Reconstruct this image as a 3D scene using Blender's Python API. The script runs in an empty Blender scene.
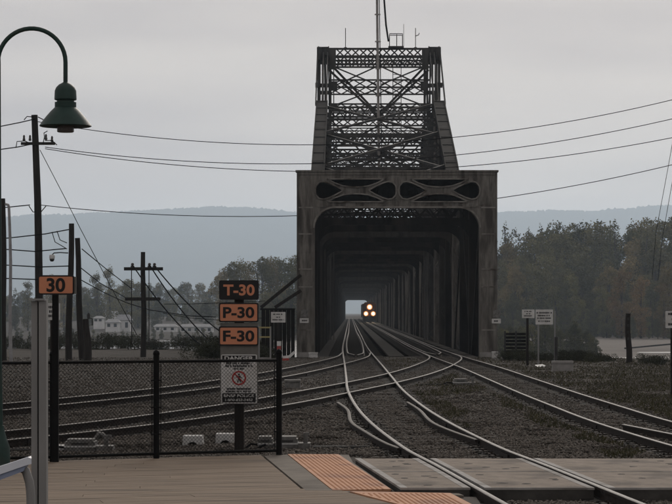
import bpy, bmesh, math, random
import numpy as np
from mathutils import Vector, noise
from mathutils.geometry import tessellate_polygon
random.seed(7); np.random.seed(7)
R = math.radians
scene = bpy.context.scene
col = scene.collection

# ------------------------------------------------------------------ camera, sky, sun, exposure
# bridge axis = +Y, bridge centre line X = 0, rail tops Z = 0; the camera stands left of the axis
F, CX, CH, VPX, VPY = 2209.0, -2.4, 2.1, 350.0, 313.0      # focal length in pixels of a 672 px wide frame
cam = bpy.data.cameras.new('camera'); co = bpy.data.objects.new('camera', cam); col.objects.link(co)
cam.sensor_width = 36.0; cam.lens = 36.0 * F / 672.0
cam.shift_x = (336.0 - VPX) / 672.0; cam.shift_y = (VPY - 252.0) / 672.0
cam.clip_start = 0.5; cam.clip_end = 40000
co.location = (CX, 0, CH); co.rotation_euler = (R(90), 0, 0)
scene.camera = co

SUN_EL, SUN_AZ = 25.0, 8.0          # overcast: a soft glow ahead of the camera
w = bpy.data.worlds.new('World'); scene.world = w; w.use_nodes = True
nt = w.node_tree; N = nt.nodes; L = nt.links; N.clear()
sky = N.new('ShaderNodeTexSky'); sky.sky_type = 'NISHITA'; sky.sun_disc = False
sky.sun_elevation = R(SUN_EL); sky.sun_rotation = R(SUN_AZ); sky.dust_density = 3.0
skys = N.new('ShaderNodeVectorMath'); skys.operation = 'SCALE'; skys.inputs['Scale'].default_value = 0.08
L.new(sky.outputs[0], skys.inputs[0])
tc = N.new('ShaderNodeTexCoord'); mp = N.new('ShaderNodeMapping'); mp.inputs['Scale'].default_value = (2.6, 2.6, 16.0)
L.new(tc.outputs['Generated'], mp.inputs[0])
cn = N.new('ShaderNodeTexNoise'); cn.inputs['Scale'].default_value = 1.6; cn.inputs['Detail'].default_value = 5; cn.inputs['Roughness'].default_value = .5
L.new(mp.outputs[0], cn.inputs['Vector'])
cr = N.new('ShaderNodeValToRGB'); cr.color_ramp.elements[0].position = .34; cr.color_ramp.elements[1].position = .66
cr.color_ramp.elements[0].color = (.425, .393, .404, 1); cr.color_ramp.elements[1].color = (.61, .563, .535, 1)
L.new(cn.outputs['Fac'], cr.inputs[0])
mx = N.new('ShaderNodeMix'); mx.data_type = 'RGBA'; mx.inputs['Factor'].default_value = 0.95
L.new(skys.outputs[0], mx.inputs[6]); L.new(cr.outputs[0], mx.inputs[7])
bg = N.new('ShaderNodeBackground'); bg.inputs['Strength'].default_value = 1.0
L.new(mx.outputs[2], bg.inputs[0])
wo = N.new('ShaderNodeOutputWorld'); L.new(bg.outputs[0], wo.inputs[0])

sl = bpy.data.lights.new('sun', 'SUN'); so = bpy.data.objects.new('sun', sl); col.objects.link(so)
sl.energy = 1.5; sl.angle = R(25); sl.color = (1.0, .92, .83)
d = Vector((math.sin(R(SUN_AZ)) * math.cos(R(SUN_EL)), math.cos(R(SUN_AZ)) * math.cos(R(SUN_EL)), math.sin(R(SUN_EL))))
so.rotation_euler = d.to_track_quat('Z', 'Y').to_euler(); so.location = (0, 100, 200)

scene.render.engine = 'CYCLES'
scene.view_settings.view_transform = 'Standard'; scene.view_settings.look = 'None'
scene.view_settings.exposure = 0.0; scene.view_settings.gamma = 1.0
scene.cycles.use_denoising = True
scene.cycles.max_bounces = 6; scene.cycles.volume_bounces = 2; scene.cycles.diffuse_bounces = 3
scene.cycles.transparent_max_bounces = 8

def at(px, py, Y):
    """photo pixel -> world point at distance Y"""
    return Vector((CX + (px - VPX) * Y / F, Y, CH - (py - VPY) * Y / F))
def gp(px, py, z=0.0):
    """photo pixel -> point on the level z"""
    return at(px, py, (CH - z) * F / (py - VPY))

# ------------------------------------------------------------------ materials
MATS = {}
def mat(name, c1, c2=None, rough=.8, metal=0.0, scale=4.0, bump=0.0, bscale=None, stretch=(1, 1, 1), rand=0.0, c3=None, coat=0.0, detail=6, spec=.2, c3s=.37):
    m = bpy.data.materials.new(name); m.use_nodes = True; MATS[name] = m
    nt = m.node_tree; n = nt.nodes; l = nt.links
    b = n['Principled BSDF']; b.inputs['Roughness'].default_value = rough; b.inputs['Metallic'].default_value = metal
    b.inputs['Specular IOR Level'].default_value = spec
    c2 = c2 or c1
    t = n.new('ShaderNodeTexCoord'); mpp = n.new('ShaderNodeMapping'); mpp.inputs['Scale'].default_value = stretch
    l.new(t.outputs['Object'], mpp.inputs[0])
    ns = n.new('ShaderNodeTexNoise'); ns.inputs['Scale'].default_value = scale; ns.inputs['Detail'].default_value = detail; ns.inputs['Roughness'].default_value = .62
    l.new(mpp.outputs[0], ns.inputs['Vector'])
    rp = n.new('ShaderNodeValToRGB'); rp.color_ramp.elements[0].position = .32; rp.color_ramp.elements[1].position = .68
    rp.color_ramp.elements[0].color = (*c1, 1); rp.color_ramp.elements[1].color = (*c2, 1)
    l.new(ns.outputs['Fac'], rp.inputs[0]); out = rp.outputs[0]
    if c3:
        n2 = n.new('ShaderNodeTexNoise'); n2.inputs['Scale'].default_value = scale * c3s; n2.inputs['Detail'].default_value = 4
        l.new(mpp.outputs[0], n2.inputs['Vector'])
        r2 = n.new('ShaderNodeValToRGB'); r2.color_ramp.elements[0].position = .5; r2.color_ramp.elements[1].position = .66
        l.new(n2.outputs['Fac'], r2.inputs[0])
        mm = n.new('ShaderNodeMix'); mm.data_type = 'RGBA'; l.new(r2.outputs[0], mm.inputs[0]); l.new(out, mm.inputs[6]); mm.inputs[7].default_value = (*c3, 1)
        out = mm.outputs[2]
    if rand:
        oi = n.new('ShaderNodeObjectInfo'); hs = n.new('ShaderNodeHueSaturation')
        mr = n.new('ShaderNodeMapRange'); mr.inputs[3].default_value = 1 - rand; mr.inputs[4].default_value = 1 + rand
        l.new(oi.outputs['Random'], mr.inputs[0]); l.new(mr.outputs[0], hs.inputs['Value']); l.new(out, hs.inputs['Color'])
        out = hs.outputs[0]
    l.new(out, b.inputs['Base Color'])
    if bump:
        bn = n.new('ShaderNodeTexNoise'); bn.inputs['Scale'].default_value = bscale or scale * 4; bn.inputs['Detail'].default_value = 5
        l.new(mpp.outputs[0], bn.inputs['Vector'])
        bp = n.new('ShaderNodeBump'); bp.inputs['Strength'].default_value = bump; bp.inputs['Distance'].default_value = .03
        l.new(bn.outputs['Fac'], bp.inputs['Height']); l.new(bp.outputs[0], b.inputs['Normal'])
    return m
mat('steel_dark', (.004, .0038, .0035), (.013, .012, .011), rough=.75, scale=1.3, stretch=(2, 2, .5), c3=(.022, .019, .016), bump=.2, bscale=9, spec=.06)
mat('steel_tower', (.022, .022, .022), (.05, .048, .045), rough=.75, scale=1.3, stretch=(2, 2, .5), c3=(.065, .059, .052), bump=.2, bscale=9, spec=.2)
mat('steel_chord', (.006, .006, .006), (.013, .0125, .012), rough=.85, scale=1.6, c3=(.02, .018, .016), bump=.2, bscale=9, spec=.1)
mat('steel_skylit', (.04, .038, .034), (.16, .148, .132), rough=.85, scale=1.6, stretch=(2, 2, .4), c3=(.16, .15, .135), bump=.2, bscale=9, spec=.15)  # skylight on the right-hand truss posts, painted as lighter steel
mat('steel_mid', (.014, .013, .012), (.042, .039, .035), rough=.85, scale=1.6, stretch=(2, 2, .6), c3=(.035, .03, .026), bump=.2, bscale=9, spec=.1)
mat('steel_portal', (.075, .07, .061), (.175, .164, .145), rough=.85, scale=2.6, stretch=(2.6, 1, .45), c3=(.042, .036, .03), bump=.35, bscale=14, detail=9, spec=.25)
mat('steel_rim', (.13, .123, .11), (.24, .228, .205), rough=.85, scale=3, c3=(.06, .05, .04), spec=.1)
mat('steel_mast', (.2, .19, .175), (.34, .33, .31), rough=.6, scale=1.2, c3=(.1, .085, .07))
mat('timber_dark', (.006, .0052, .0043), (.014, .012, .01), spec=.03, rough=.95, scale=3, stretch=(1, 1, 1), bump=.3, rand=.3)
mat('walkway', (.018, .017, .015), (.04, .038, .034), rough=.95, scale=2, spec=.03)
mat('tie', (.022, .0185, .015), (.055, .046, .037), rough=.92, scale=5, stretch=(.6, 6, 2), bump=.4, rand=.35)
mat('rail_side', (.012, .009, .007), (.03, .022, .017), rough=.85, scale=7, bump=.2)
mat('rail_top', (.07, .064, .058), (.2, .19, .178), rough=.62, spec=.12, scale=3, stretch=(8, .6, 1))
mat('rail_worn', (.03, .024, .02), (.075, .065, .055), rough=.7, scale=5, spec=.1)
mat('ground', (.022, .0185, .015), (.055, .047, .038), rough=.95, scale=9, c3=(.02, .0185, .013), c3s=.09, bump=.9, bscale=22, spec=.1)
mat('ballast', (.034, .03, .026), (.175, .156, .134), rough=.95, scale=22, c3=(.03, .025, .02), spec=.1, c3s=.035)
mat('oiled_shaded_ballast', (.006, .0052, .0045), (.022, .0185, .015), rough=.9, scale=22, spec=.15)  # dark stones by the rails: oil, with the rails' shade painted in
mat('oil_shade_strip', (.005, .0045, .004), (.014, .012, .01), rough=.95, scale=9, bump=.9, bscale=22, spec=.1)  # one dark colour for oily ballast and painted shade beside the rails
mat('grass', (.03, .03, .014), (.075, .068, .034), rough=.9, scale=1.5)
mat('plank', (.15, .113, .079), (.24, .185, .133), rough=.9, scale=2.4, stretch=(.5, 7, 3), c3=(.085, .067, .05), c3s=.5, bump=.3, bscale=12, rand=.09, spec=.2)
mat('apron', (.125, .11, .09), (.185, .164, .136), rough=.92, scale=2.5, c3=(.095, .083, .068), bump=.3, bscale=60, spec=.2)
mat('apron_gap', (.045, .037, .03), rough=.95)
mat('shaded_skirt', (.035, .033, .03), (.07, .066, .06), rough=.95, scale=3, spec=.1)  # panel sides below the edge, their shade put into the dark colour
mat('tactile', (.43, .215, .115), (.53, .28, .16), rough=.8, scale=3.5, c3=(.34, .175, .11), bump=.2, bscale=40, spec=.2)
mat('panel_top', (.155, .126, .098), (.24, .2, .16), rough=.9, scale=5, c3=(.1, .083, .067), c3s=.3, bump=.3, bscale=40, spec=.2)
mat('panel_edge', (.24, .23, .215), (.33, .32, .3), rough=.85, scale=4, c3=(.15, .14, .125))
mat('stain', (.015, .013, .011), rough=.9)
mat('concrete', (.17, .165, .155), (.28, .27, .255), rough=.9, scale=2.5, c3=(.11, .1, .09), bump=.3, bscale=18)
mat('concrete_white', (.36, .36, .35), (.56, .56, .54), rough=.85, scale=5, c3=(.22, .22, .2), bump=.3, bscale=18)
mat('fence_black', (.004, .004, .004), (.007, .007, .007), rough=.7, scale=4, spec=.1)
mat('chain_link', (.008, .008, .008), (.014, .014, .014), rough=.8, scale=4, spec=.05)
mat('lamp_green', (.006, .024, .019), (.011, .038, .03), rough=.5, scale=5, c3=(.02, .032, .026), spec=.3)
mat('lamp_glass', (.06, .05, .045), (.09, .075, .065), rough=.25, scale=6)
mat('galvanised', (.19, .188, .18), (.27, .266, .256), rough=.6, metal=.1, scale=3, stretch=(1, 1, .3), c3=(.2, .2, .19))
mat('rail_white', (.6, .63, .68), (.68, .71, .75), rough=.35, scale=3)
mat('rail_blue', (.2, .24, .33), (.26, .3, .4), rough=.4, scale=3)
mat('pole_wood', (.009, .0075, .006), (.026, .021, .017), rough=.9, scale=3, stretch=(4, 4, .4), bump=.4, bscale=14)
mat('pole_pipe', (.2, .2, .2), (.3, .3, .3), rough=.6, scale=3)
mat('wire', (.006, .006, .006), rough=.95, spec=.03)
mat('insulator', (.03, .028, .028), (.06, .055, .05), rough=.35, scale=5)
mat('sign_orange', (.5, .2, .11), (.55, .23, .125), rough=.65, scale=3, spec=.25)
mat('sign_black', (.008, .008, .008), (.014, .013, .013), rough=.6, scale=3, spec=.25)
mat('sign_white', (.46, .46, .44), (.56, .56, .54), rough=.7, scale=6, c3=(.4, .39, .36), spec=.25)
mat('sign_ink', (.035, .035, .035), rough=.7, spec=.2)
mat('sign_red', (.3, .03, .03), (.36, .045, .04), rough=.6, spec=.25)
mat('sign_grey', (.11, .105, .095), (.16, .155, .14), rough=.85, scale=4, spec=.25)
mat('box_grey', (.07, .068, .063), (.2, .196, .186), rough=.75, scale=7, c3=(.06, .055, .048))
mat('box_dark', (.02, .02, .019), (.045, .043, .04), rough=.8, scale=5)
mat('paint_yellow', (.28, .24, .1), (.36, .31, .14), rough=.7, scale=6)
mat('paint_red', (.24, .035, .03), (.3, .05, .04), rough=.6, scale=6)
mat('paint_white', (.45, .45, .43), (.6, .6, .58), rough=.6, scale=5)
mat('train_orange', (.014, .008, .005), (.022, .011, .007), rough=.55, scale=2)
mat('train_dark', (.012, .012, .012), (.022, .021, .02), rough=.6, scale=2)
mat('window_glass', (.02, .024, .028), rough=.08)
mat('house_white', (.55, .55, .54), (.66, .66, .65), rough=.7, scale=.6)
mat('house_roof', (.16, .165, .17), (.24, .245, .25), rough=.8, scale=.8)
mat('bark', (.03, .026, .022), (.065, .056, .046), rough=.95, scale=1.2, stretch=(3, 3, .5))
LEAF = [mat('leaf_dark', (.042, .046, .018), (.1, .096, .038), rough=.8, scale=.28, rand=.3, spec=.15),
        mat('leaf_green', (.075, .073, .027), (.17, .152, .06), rough=.8, scale=.28, rand=.3, spec=.15),
        mat('leaf_olive', (.12, .097, .038), (.26, .2, .082), rough=.8, scale=.28, rand=.25, spec=.15),
        mat('leaf_tan', (.14, .09, .038), (.24, .16, .07), rough=.8, scale=.28, rand=.25, spec=.15)]
mat('bush', (.016, .019, .009), (.042, .042, .02), rough=.9, scale=.8, rand=.25, spec=.15)
mat('hill', (.03, .038, .026), (.055, .06, .04), rough=1, scale=.004, spec=0)
mat('beach', (.075, .063, .052), (.115, .1, .084), rough=.95, scale=.05)
def emit(name, c, s):
    m = bpy.data.materials.new(name); m.use_nodes = True; MATS[name] = m
    n = m.node_tree.nodes; b = n['Principled BSDF']; b.inputs['Base Color'].default_value = (*c, 1)
    b.inputs['Emission Color'].default_value = (*c, 1); b.inputs['Emission Strength'].default_value = s
emit('headlight', (1.0, .72, .42), 40.0)
emit('headlight_glow', (1.0, .6, .3), 6.0)  # inner ring of lamp glare, painted as emission
emit('headlight_glare', (1.0, .38, .14), .8)  # outer orange halo of the glare, painted as emission
m = mat('water', (.035, .038, .038), (.05, .05, .048), rough=.18, scale=.02)
n = m.node_tree.nodes; l = m.node_tree.links
tw = n.new('ShaderNodeTexCoord'); nw = n.new('ShaderNodeTexNoise'); nw.inputs['Scale'].default_value = .45; nw.inputs['Detail'].default_value = 4
mw = n.new('ShaderNodeMapping'); mw.inputs['Scale'].default_value = (.5, 1, 1); l.new(tw.outputs['Object'], mw.inputs[0]); l.new(mw.outputs[0], nw.inputs['Vector'])
bw = n.new('ShaderNodeBump'); bw.inputs['Strength'].default_value = .5; bw.inputs['Distance'].default_value = .25
l.new(nw.outputs['Fac'], bw.inputs['Height']); l.new(bw.outputs[0], n['Principled BSDF'].inputs['Normal'])

# ------------------------------------------------------------------ helpers
ORG = {}                      # world position of each object's origin
def worg(o): return ORG.get(o.name, Vector((0, 0, 0)))
def tag(o, label=None, cat=None, group=None, kind=None):
    if label: o['label'] = label
    if cat: o['category'] = cat
    if group: o['group'] = group
    if kind: o['kind'] = kind
    return o
def thing(name, label, cat, loc, group=None):
    o = bpy.data.objects.new(name, None); col.objects.link(o); o.empty_display_size = .3
    o.location = loc; ORG[o.name] = Vector(loc)
    return tag(o, label, cat, group)
def link(name, me, parent=None, origin=None):
    """me holds world coordinates; they are moved so that the origin (or the parent's) is local zero"""
    o = bpy.data.objects.new(name, me); col.objects.link(o)
    if parent is not None:
        o.parent = parent; off = worg(parent)
    else:
        off = Vector(origin) if origin is not None else Vector((0, 0, 0)); o.location = off
    n = len(me.vertices)
    if n and off.length > 0:
        a = np.empty(n * 3, np.float32); me.vertices.foreach_get('co', a)
        a = a.reshape(-1, 3) - np.array(off, np.float32); me.vertices.foreach_set('co', a.ravel()); me.update()
    ORG[o.name] = Vector(off)
    return o
def copy_tree(o, parent=None):
    c = o.copy(); col.objects.link(c); ORG[c.name] = worg(o).copy()
    if parent is not None: c.parent = parent
    for ch in o.children: copy_tree(ch, c)
    return c
class MB:
    def __init__(s): s.v = []; s.f = []; s.m = []; s.mi = 0
    def add(s, vs, fs):
        b = len(s.v); s.v.extend([tuple(x) for x in vs]); s.f.extend([tuple(b + i for i in f) for f in fs]); s.m.extend([s.mi] * len(fs))
    def beam(s, p0, p1, w, h, up=(0, 0, 1)):
        p0, p1 = Vector(p0), Vector(p1); t = (p1 - p0).normalized(); u = Vector(up)
        if abs(t.dot(u)) > .98: u = Vector((0, 1, 0))
        a = t.cross(u).normalized(); u = a.cross(t).normalized()
        a *= w / 2; u *= h / 2
        vs = [p + i * a + j * u for p in (p0, p1) for i, j in ((-1, -1), (1, -1), (1, 1), (-1, 1))]
        s.add(vs, [(0, 1, 2, 3), (7, 6, 5, 4), (0, 4, 5, 1), (1, 5, 6, 2), (2, 6, 7, 3), (3, 7, 4, 0)])
    def box(s, x0, x1, y0, y1, z0, z1):
        vs = [(x0, y0, z0), (x1, y0, z0), (x1, y1, z0), (x0, y1, z0), (x0, y0, z1), (x1, y0, z1), (x1, y1, z1), (x0, y1, z1)]
        s.add(vs, [(3, 2, 1, 0), (4, 5, 6, 7), (0, 1, 5, 4), (1, 2, 6, 5), (2, 3, 7, 6), (3, 0, 4, 7)])
    def tube(s, pts, r, n=8):
        pts = [Vector(p) for p in pts]; k = len(pts); rs = r if isinstance(r, (list, tuple)) else [r] * k
        vs = []; prev = None
        for i, p in enumerate(pts):
            t = (pts[min(i + 1, k - 1)] - pts[max(i - 1, 0)]).normalized()
            ref = prev if prev is not None else (Vector((0, 0, 1)) if abs(t.z) < .9 else Vector((0, 1, 0)))
            a = t.cross(ref).normalized(); u = a.cross(t).normalized(); prev = u
            for j in range(n):
                q = 2 * math.pi * j / n; vs.append(p + (a * math.cos(q) + u * math.sin(q)) * rs[i])
        fs = [(i * n + j, i * n + (j + 1) % n, (i + 1) * n + (j + 1) % n, (i + 1) * n + j) for i in range(k - 1) for j in range(n)]
        fs += [tuple(range(n))[::-1], tuple((k - 1) * n + j for j in range(n))]
        s.add(vs, fs)
    def lathe(s, prof, c, n=20):
        c = Vector(c); vs = [c + Vector((r * math.cos(2 * math.pi * j / n), r * math.sin(2 * math.pi * j / n), z)) for r, z in prof for j in range(n)]
        k = len(prof)
        fs = [(i * n + j, i * n + (j + 1) % n, (i + 1) * n + (j + 1) % n, (i + 1) * n + j) for i in range(k - 1) for j in range(n)]
        fs += [tuple(range(n))[::-1], tuple((k - 1) * n + j for j in range(n))]
        s.add(vs, fs)
    def poly(s, pts, z0, z1):
        """prism of a ground polygon (anticlockwise seen from above)"""
        k = len(pts); ar = sum(pts[i][0] * pts[(i + 1) % k][1] - pts[(i + 1) % k][0] * pts[i][1] for i in range(k))
        if ar < 0: pts = pts[::-1]
        vs = [(p[0], p[1], z0) for p in pts] + [(p[0], p[1], z1) for p in pts]
        s.add(vs, [tuple(range(k))[::-1], tuple(range(k, 2 * k))] + [(i, (i + 1) % k, k + (i + 1) % k, k + i) for i in range(k)])
    def mesh(s, name, mats, smooth=False):
        me = bpy.data.meshes.new(name); me.from_pydata(s.v, [], s.f); me.update()
        for q in (mats if isinstance(mats, (list, tuple)) else [mats]): me.materials.append(MATS[q] if isinstance(q, str) else q)
        if any(s.m): me.polygons.foreach_set('material_index', s.m)
        if smooth:
            me.polygons.foreach_set('use_smooth', [True] * len(me.polygons)); me.set_sharp_from_angle(angle=R(40))
        return me
    def build(s, name, mats, parent=None, origin=None, smooth=False):
        return link(name, s.mesh(name, mats, smooth), parent, origin)
def catmull(pts, step=1.0):
    P = [np.array(p, float) for p in pts]; P = [2 * P[0] - P[1]] + P + [2 * P[-1] - P[-2]]; out = []
    for i in range(1, len(P) - 2):
        p0, p1, p2, p3 = P[i - 1:i + 3]; d01, d12, d23 = [max(np.linalg.norm(b - a), 1e-6) for a, b in ((p0, p1), (p1, p2), (p2, p3))]
        m1 = (p1 - p0) / d01 * .5 * d12 + (p2 - p1) / d12 * .5 * d12; m2 = (p2 - p1) / d12 * .5 * d12 + (p3 - p2) / d23 * .5 * d12
        k = max(1, int(d12 / step))
        for j in range(k):
            t = j / k; out.append((2 * t**3 - 3 * t**2 + 1) * p1 + (t**3 - 2 * t**2 + t) * m1 + (-2 * t**3 + 3 * t**2) * p2 + (t**3 - t**2) * m2)
    out.append(P[-2]); return out
def filled(loops, y, depth, name):
    """filled 2-D outline with holes in the X-Z plane, extruded over depth about y -> mesh in world coordinates"""
    flat = []; sides = []; n0 = 0
    for lp in loops:
        k_ = len(lp); flat += [(p[0], p[1]) for p in lp]; ar = sum(lp[i][0] * lp[(i + 1) % k_][1] - lp[(i + 1) % k_][0] * lp[i][1] for i in range(k_))
        outer_ = n0 == 0
        for i in range(k_): sides.append((n0 + i, n0 + (i + 1) % k_, (ar > 0) == outer_))
        n0 += k_
    tris = tessellate_polygon([[Vector((p[0], p[1], 0)) for p in lp] for lp in loops]); n_ = len(flat)
    vs = [(p[0], y - depth / 2, p[1]) for p in flat] + [(p[0], y + depth / 2, p[1]) for p in flat]; fs = []
    for a, b_, c in tris:
        A_ = (flat[b_][0] - flat[a][0]) * (flat[c][1] - flat[a][1]) - (flat[c][0] - flat[a][0]) * (flat[b_][1] - flat[a][1])
        if A_ < 0: b_, c = c, b_
        fs += [(a, b_, c), (a + n_, c + n_, b_ + n_)]
    for a, b_, ccw in sides: fs.append((a, a + n_, b_ + n_, b_) if ccw else (a, b_, b_ + n_, a + n_))
    me = bpy.data.meshes.new(name); me.from_pydata(vs, [], fs); me.update(); return me
def text_points(txt, size, bold):
    cu = bpy.data.curves.new('t', 'FONT'); cu.body = txt; cu.size = size; cu.align_x = 'CENTER'; cu.extrude = .002; cu.offset = bold
    o = bpy.data.objects.new('t', cu); col.objects.link(o); dg = bpy.context.evaluated_depsgraph_get()
    me = bpy.data.meshes.new_from_object(o.evaluated_get(dg)); bpy.data.objects.remove(o); bpy.data.curves.remove(cu)
    a = np.empty(len(me.vertices) * 3, np.float32); me.vertices.foreach_get('co', a)
    r = (a.reshape(-1, 3).copy(), [tuple(p.vertices) for p in me.polygons]); bpy.data.meshes.remove(me); return r
TEXT = {q: text_points(*q) for q in (('30', .27, .27 * .03), ('T-30', .235, .235 * .03), ('P-30', .235, .235 * .03), ('F-30', .235, .235 * .03), ('DANGER', .085, .002), ('BNSF POLICE', .06, .001), ('1-800-832-5452', .05, .0008))}
def lettering(txt, cx, cz, y, size, m, parent, width=None, bold=0.0, name='lettering'):
    a, fs = TEXT[(txt, size, bold)]
    x = a[:, 0] - (a[:, 0].min() + a[:, 0].max()) / 2; z = a[:, 1] - (a[:, 1].min() + a[:, 1].max()) / 2
    if width: x = x * (width / max(1e-6, x.max() - x.min()))
    me = bpy.data.meshes.new(name); me.from_pydata(np.stack([cx + x, y - a[:, 2], cz + z], 1).tolist(), [], fs); me.update()
    me.materials.append(MATS[m]); return link(name, me, parent)
def rrect(cx, cz, w, h, r, n=5):
    out = []
    for sx, sz, a0 in ((1, 1, 0), (-1, 1, 90), (-1, -1, 180), (1, -1, 270)):
        for i in range(n + 1):
            a = R(a0 + 90 * i / n); out.append((cx + sx * (w / 2 - r) + r * math.cos(a), cz + sz * (h / 2 - r) + r * math.sin(a)))
    return out
def plate(cx, cz, y, w, h, r, depth, m, name, parent):
    me = filled([rrect(cx, cz, w, h, r)], y, depth, name); me.materials.append(MATS[m]); return link(name, me, parent)
def smudges(cx, cz, y, wd, rows, m, parent, size, seed, name='print'):
    """small print too far away to read: rows of word-sized dark strokes"""
    rg = random.Random(seed); b = MB()
    for i, (fz, fw) in enumerate(rows):
        x = cx - wd * fw / 2
        while x < cx + wd * fw / 2 - size * .3:
            q = rg.uniform(.35, .8) * size; q = min(q, cx + wd * fw / 2 - x); hh = size * rg.uniform(.75, 1)
            b.box(x, x + q * .85, y - .002, y + .002, cz + fz - hh / 2, cz + fz + hh / 2); x += q * 1.05
            if rg.random() < .18: x += size * .5
    return b.build(name, m, parent)

# ------------------------------------------------------------------ ground, river, far bank, hills
def sm(a, b, t): t = max(0, min(1, (t - a) / (b - a))); return t * t * (3 - 2 * t)
def gz(x, y):
    edge = 112 + 58 * sm(-7, -16, x) - 6 * sm(9, 25, x)               # near bank: further out on the left
    if abs(x) < 5.5: edge = 114
    nearz = -.155 + .012 * noise.noise((x * .9, y * .5, 0)) - .45 * sm(90, 135, y) * sm(-7, -12, x) - .5 * sm(9, 30, x)
    z = nearz + (-9 - nearz) * sm(edge, edge + 16, y)
    fx = x / max(y, 1.0) * F + VPX                                     # bearing of the place
    fb = 560 - 240 * sm(430, 560, fx)
    far = -6.6 + 2.2 * sm(fb, fb + 160, y) + 4.6 * sm(780, 1000, y) + 1.0 * noise.noise((x * .01, y * .01, 3)) * sm(700, 1500, y)
    if y > fb - 60: z = max(z, -9 + (far + 9) * sm(fb - 60, fb, y))
    if y > 760 and abs(x) < 14: z = max(z, -9 + 8.6 * sm(820, 850, y))
    return z
xs = sorted(set([round(v, 3) for v in np.concatenate([np.arange(-24, 24.1, .8), np.arange(-130, 131, 9), np.arange(-700, 701, 50), np.arange(-8000, 8001, 800)])]))
ys = sorted(set([round(v, 3) for v in np.concatenate([np.arange(-30, 20, 6), np.arange(20, 132, 1.0), np.arange(132, 200, 3), np.arange(200, 1100, 15), np.arange(1100, 11601, 500)])]))
vs = [(x, y, gz(x, y)) for y in ys for x in xs]; nx = len(xs)
fs = [(j * nx + i, j * nx + i + 1, (j + 1) * nx + i + 1, (j + 1) * nx + i) for j in range(len(ys) - 1) for i in range(nx - 1)]
me = bpy.data.meshes.new('ground'); me.from_pydata(vs, [], fs); me.update(); me.materials.append(MATS['ground']); me.materials.append(MATS['beach'])
me.polygons.foreach_set('use_smooth', [True] * len(me.polygons))
for p in me.polygons:
    c = p.center
    if c.y > 300 and c.z < -3.6 and c.x > 20: p.material_index = 1
tag(link('ground', me), kind='structure')
b = MB(); b.add([(-2500, 112, -5.7), (2500, 112, -5.7), (2500, 1000, -5.7), (-2500, 1000, -5.7)], [(0, 1, 2, 3)])
tag(b.build('river', 'water'), kind='structure')
# wooded ridge across the valley
HY = 10500.0
def ridge(px):
    pts = [(-400, 218), (0, 216), (60, 214), (110, 212), (170, 208.5), (225, 206), (260, 208), (300, 212), (400, 214), (500, 212), (550, 210), (600, 210.5), (625, 208), (655, 205), (690, 207), (800, 203), (1100, 214)]
    return float(np.interp(px, [p[0] for p in pts], [p[1] for p in pts]))
vs = []; fs = []; cols = list(np.arange(-420, 1120, 1.0)); rows = [0, .15, .3, .45, .6, .75, .88, .96, 1.0]
for px in cols:
    top = at(px, ridge(px) + 1.6 * noise.noise((px * .05, 0, 0)) + 1.5 * noise.noise((px * .3, 4, 0)) + 1.6 * noise.noise((px * .9, 9, 0)), HY)
    smooth_top = at(px, ridge(px), HY)
    for k, r in enumerate(rows):
        y = HY - 1900 * (1 - r) ** .8; x = CX + (px - VPX) * y / F
        tz_ = top.z if r > .99 else smooth_top.z
        vs.append((x, y, -2 + (tz_ + 2) * r ** 1.1 + 22 * (1 - r) * r * noise.noise((px * .012, r * 3, 2)) * 3))
    vs.append((CX + (px - VPX) * (HY + 500) / F, HY + 500, -2))
q = len(rows) + 1
for i in range(len(cols) - 1):
    for k in range(q - 1): fs.append((i * q + k, (i + 1) * q + k, (i + 1) * q + k + 1, i * q + k + 1))
me = bpy.data.meshes.new('hills'); me.from_pydata(vs, [], fs); me.update(); me.materials.append(MATS['hill'])
me.polygons.foreach_set('use_smooth', [True] * len(me.polygons)); tag(link('hills', me), kind='structure')

# ------------------------------------------------------------------ railway tracks
RAILP = [(-.075, -.17), (.075, -.17), (.075, -.155), (.012, -.135), (.012, -.045), (.036, -.035), (.036, -.006), (.028, 0), (-.028, 0), (-.036, -.006), (-.036, -.035), (-.012, -.045), (-.012, -.135), (-.075, -.155)]
def sweep(path, off, dz, mb=None):
    mb = mb or MB(); P = [np.array(p[:2]) for p in path]; k = len(RAILP); vs = []
    for i, p in enumerate(P):
        t = P[min(i + 1, len(P) - 1)] - P[max(i - 1, 0)]; t = t / np.linalg.norm(t); nn = np.array([t[1], -t[0]])
        o = off(i) if callable(off) else off
        for (a, z) in RAILP: q = p + nn * (o + a); vs.append((q[0], q[1], z + dz))
    fs = []; ms = []
    for i in range(len(P) - 1):
        for j in range(k):
            fs.append((i * k + j, (i + 1) * k + j, (i + 1) * k + (j + 1) % k, i * k + (j + 1) % k)); ms.append(1 if 5 <= j <= 8 and j != 5 else 0)
    fs += [tuple(range(k)), tuple((len(P) - 1) * k + j for j in range(k))[::-1]]; ms += [0, 0]
    mb.add(vs, fs); mb.m[-len(ms):] = ms
    return mb
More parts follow.
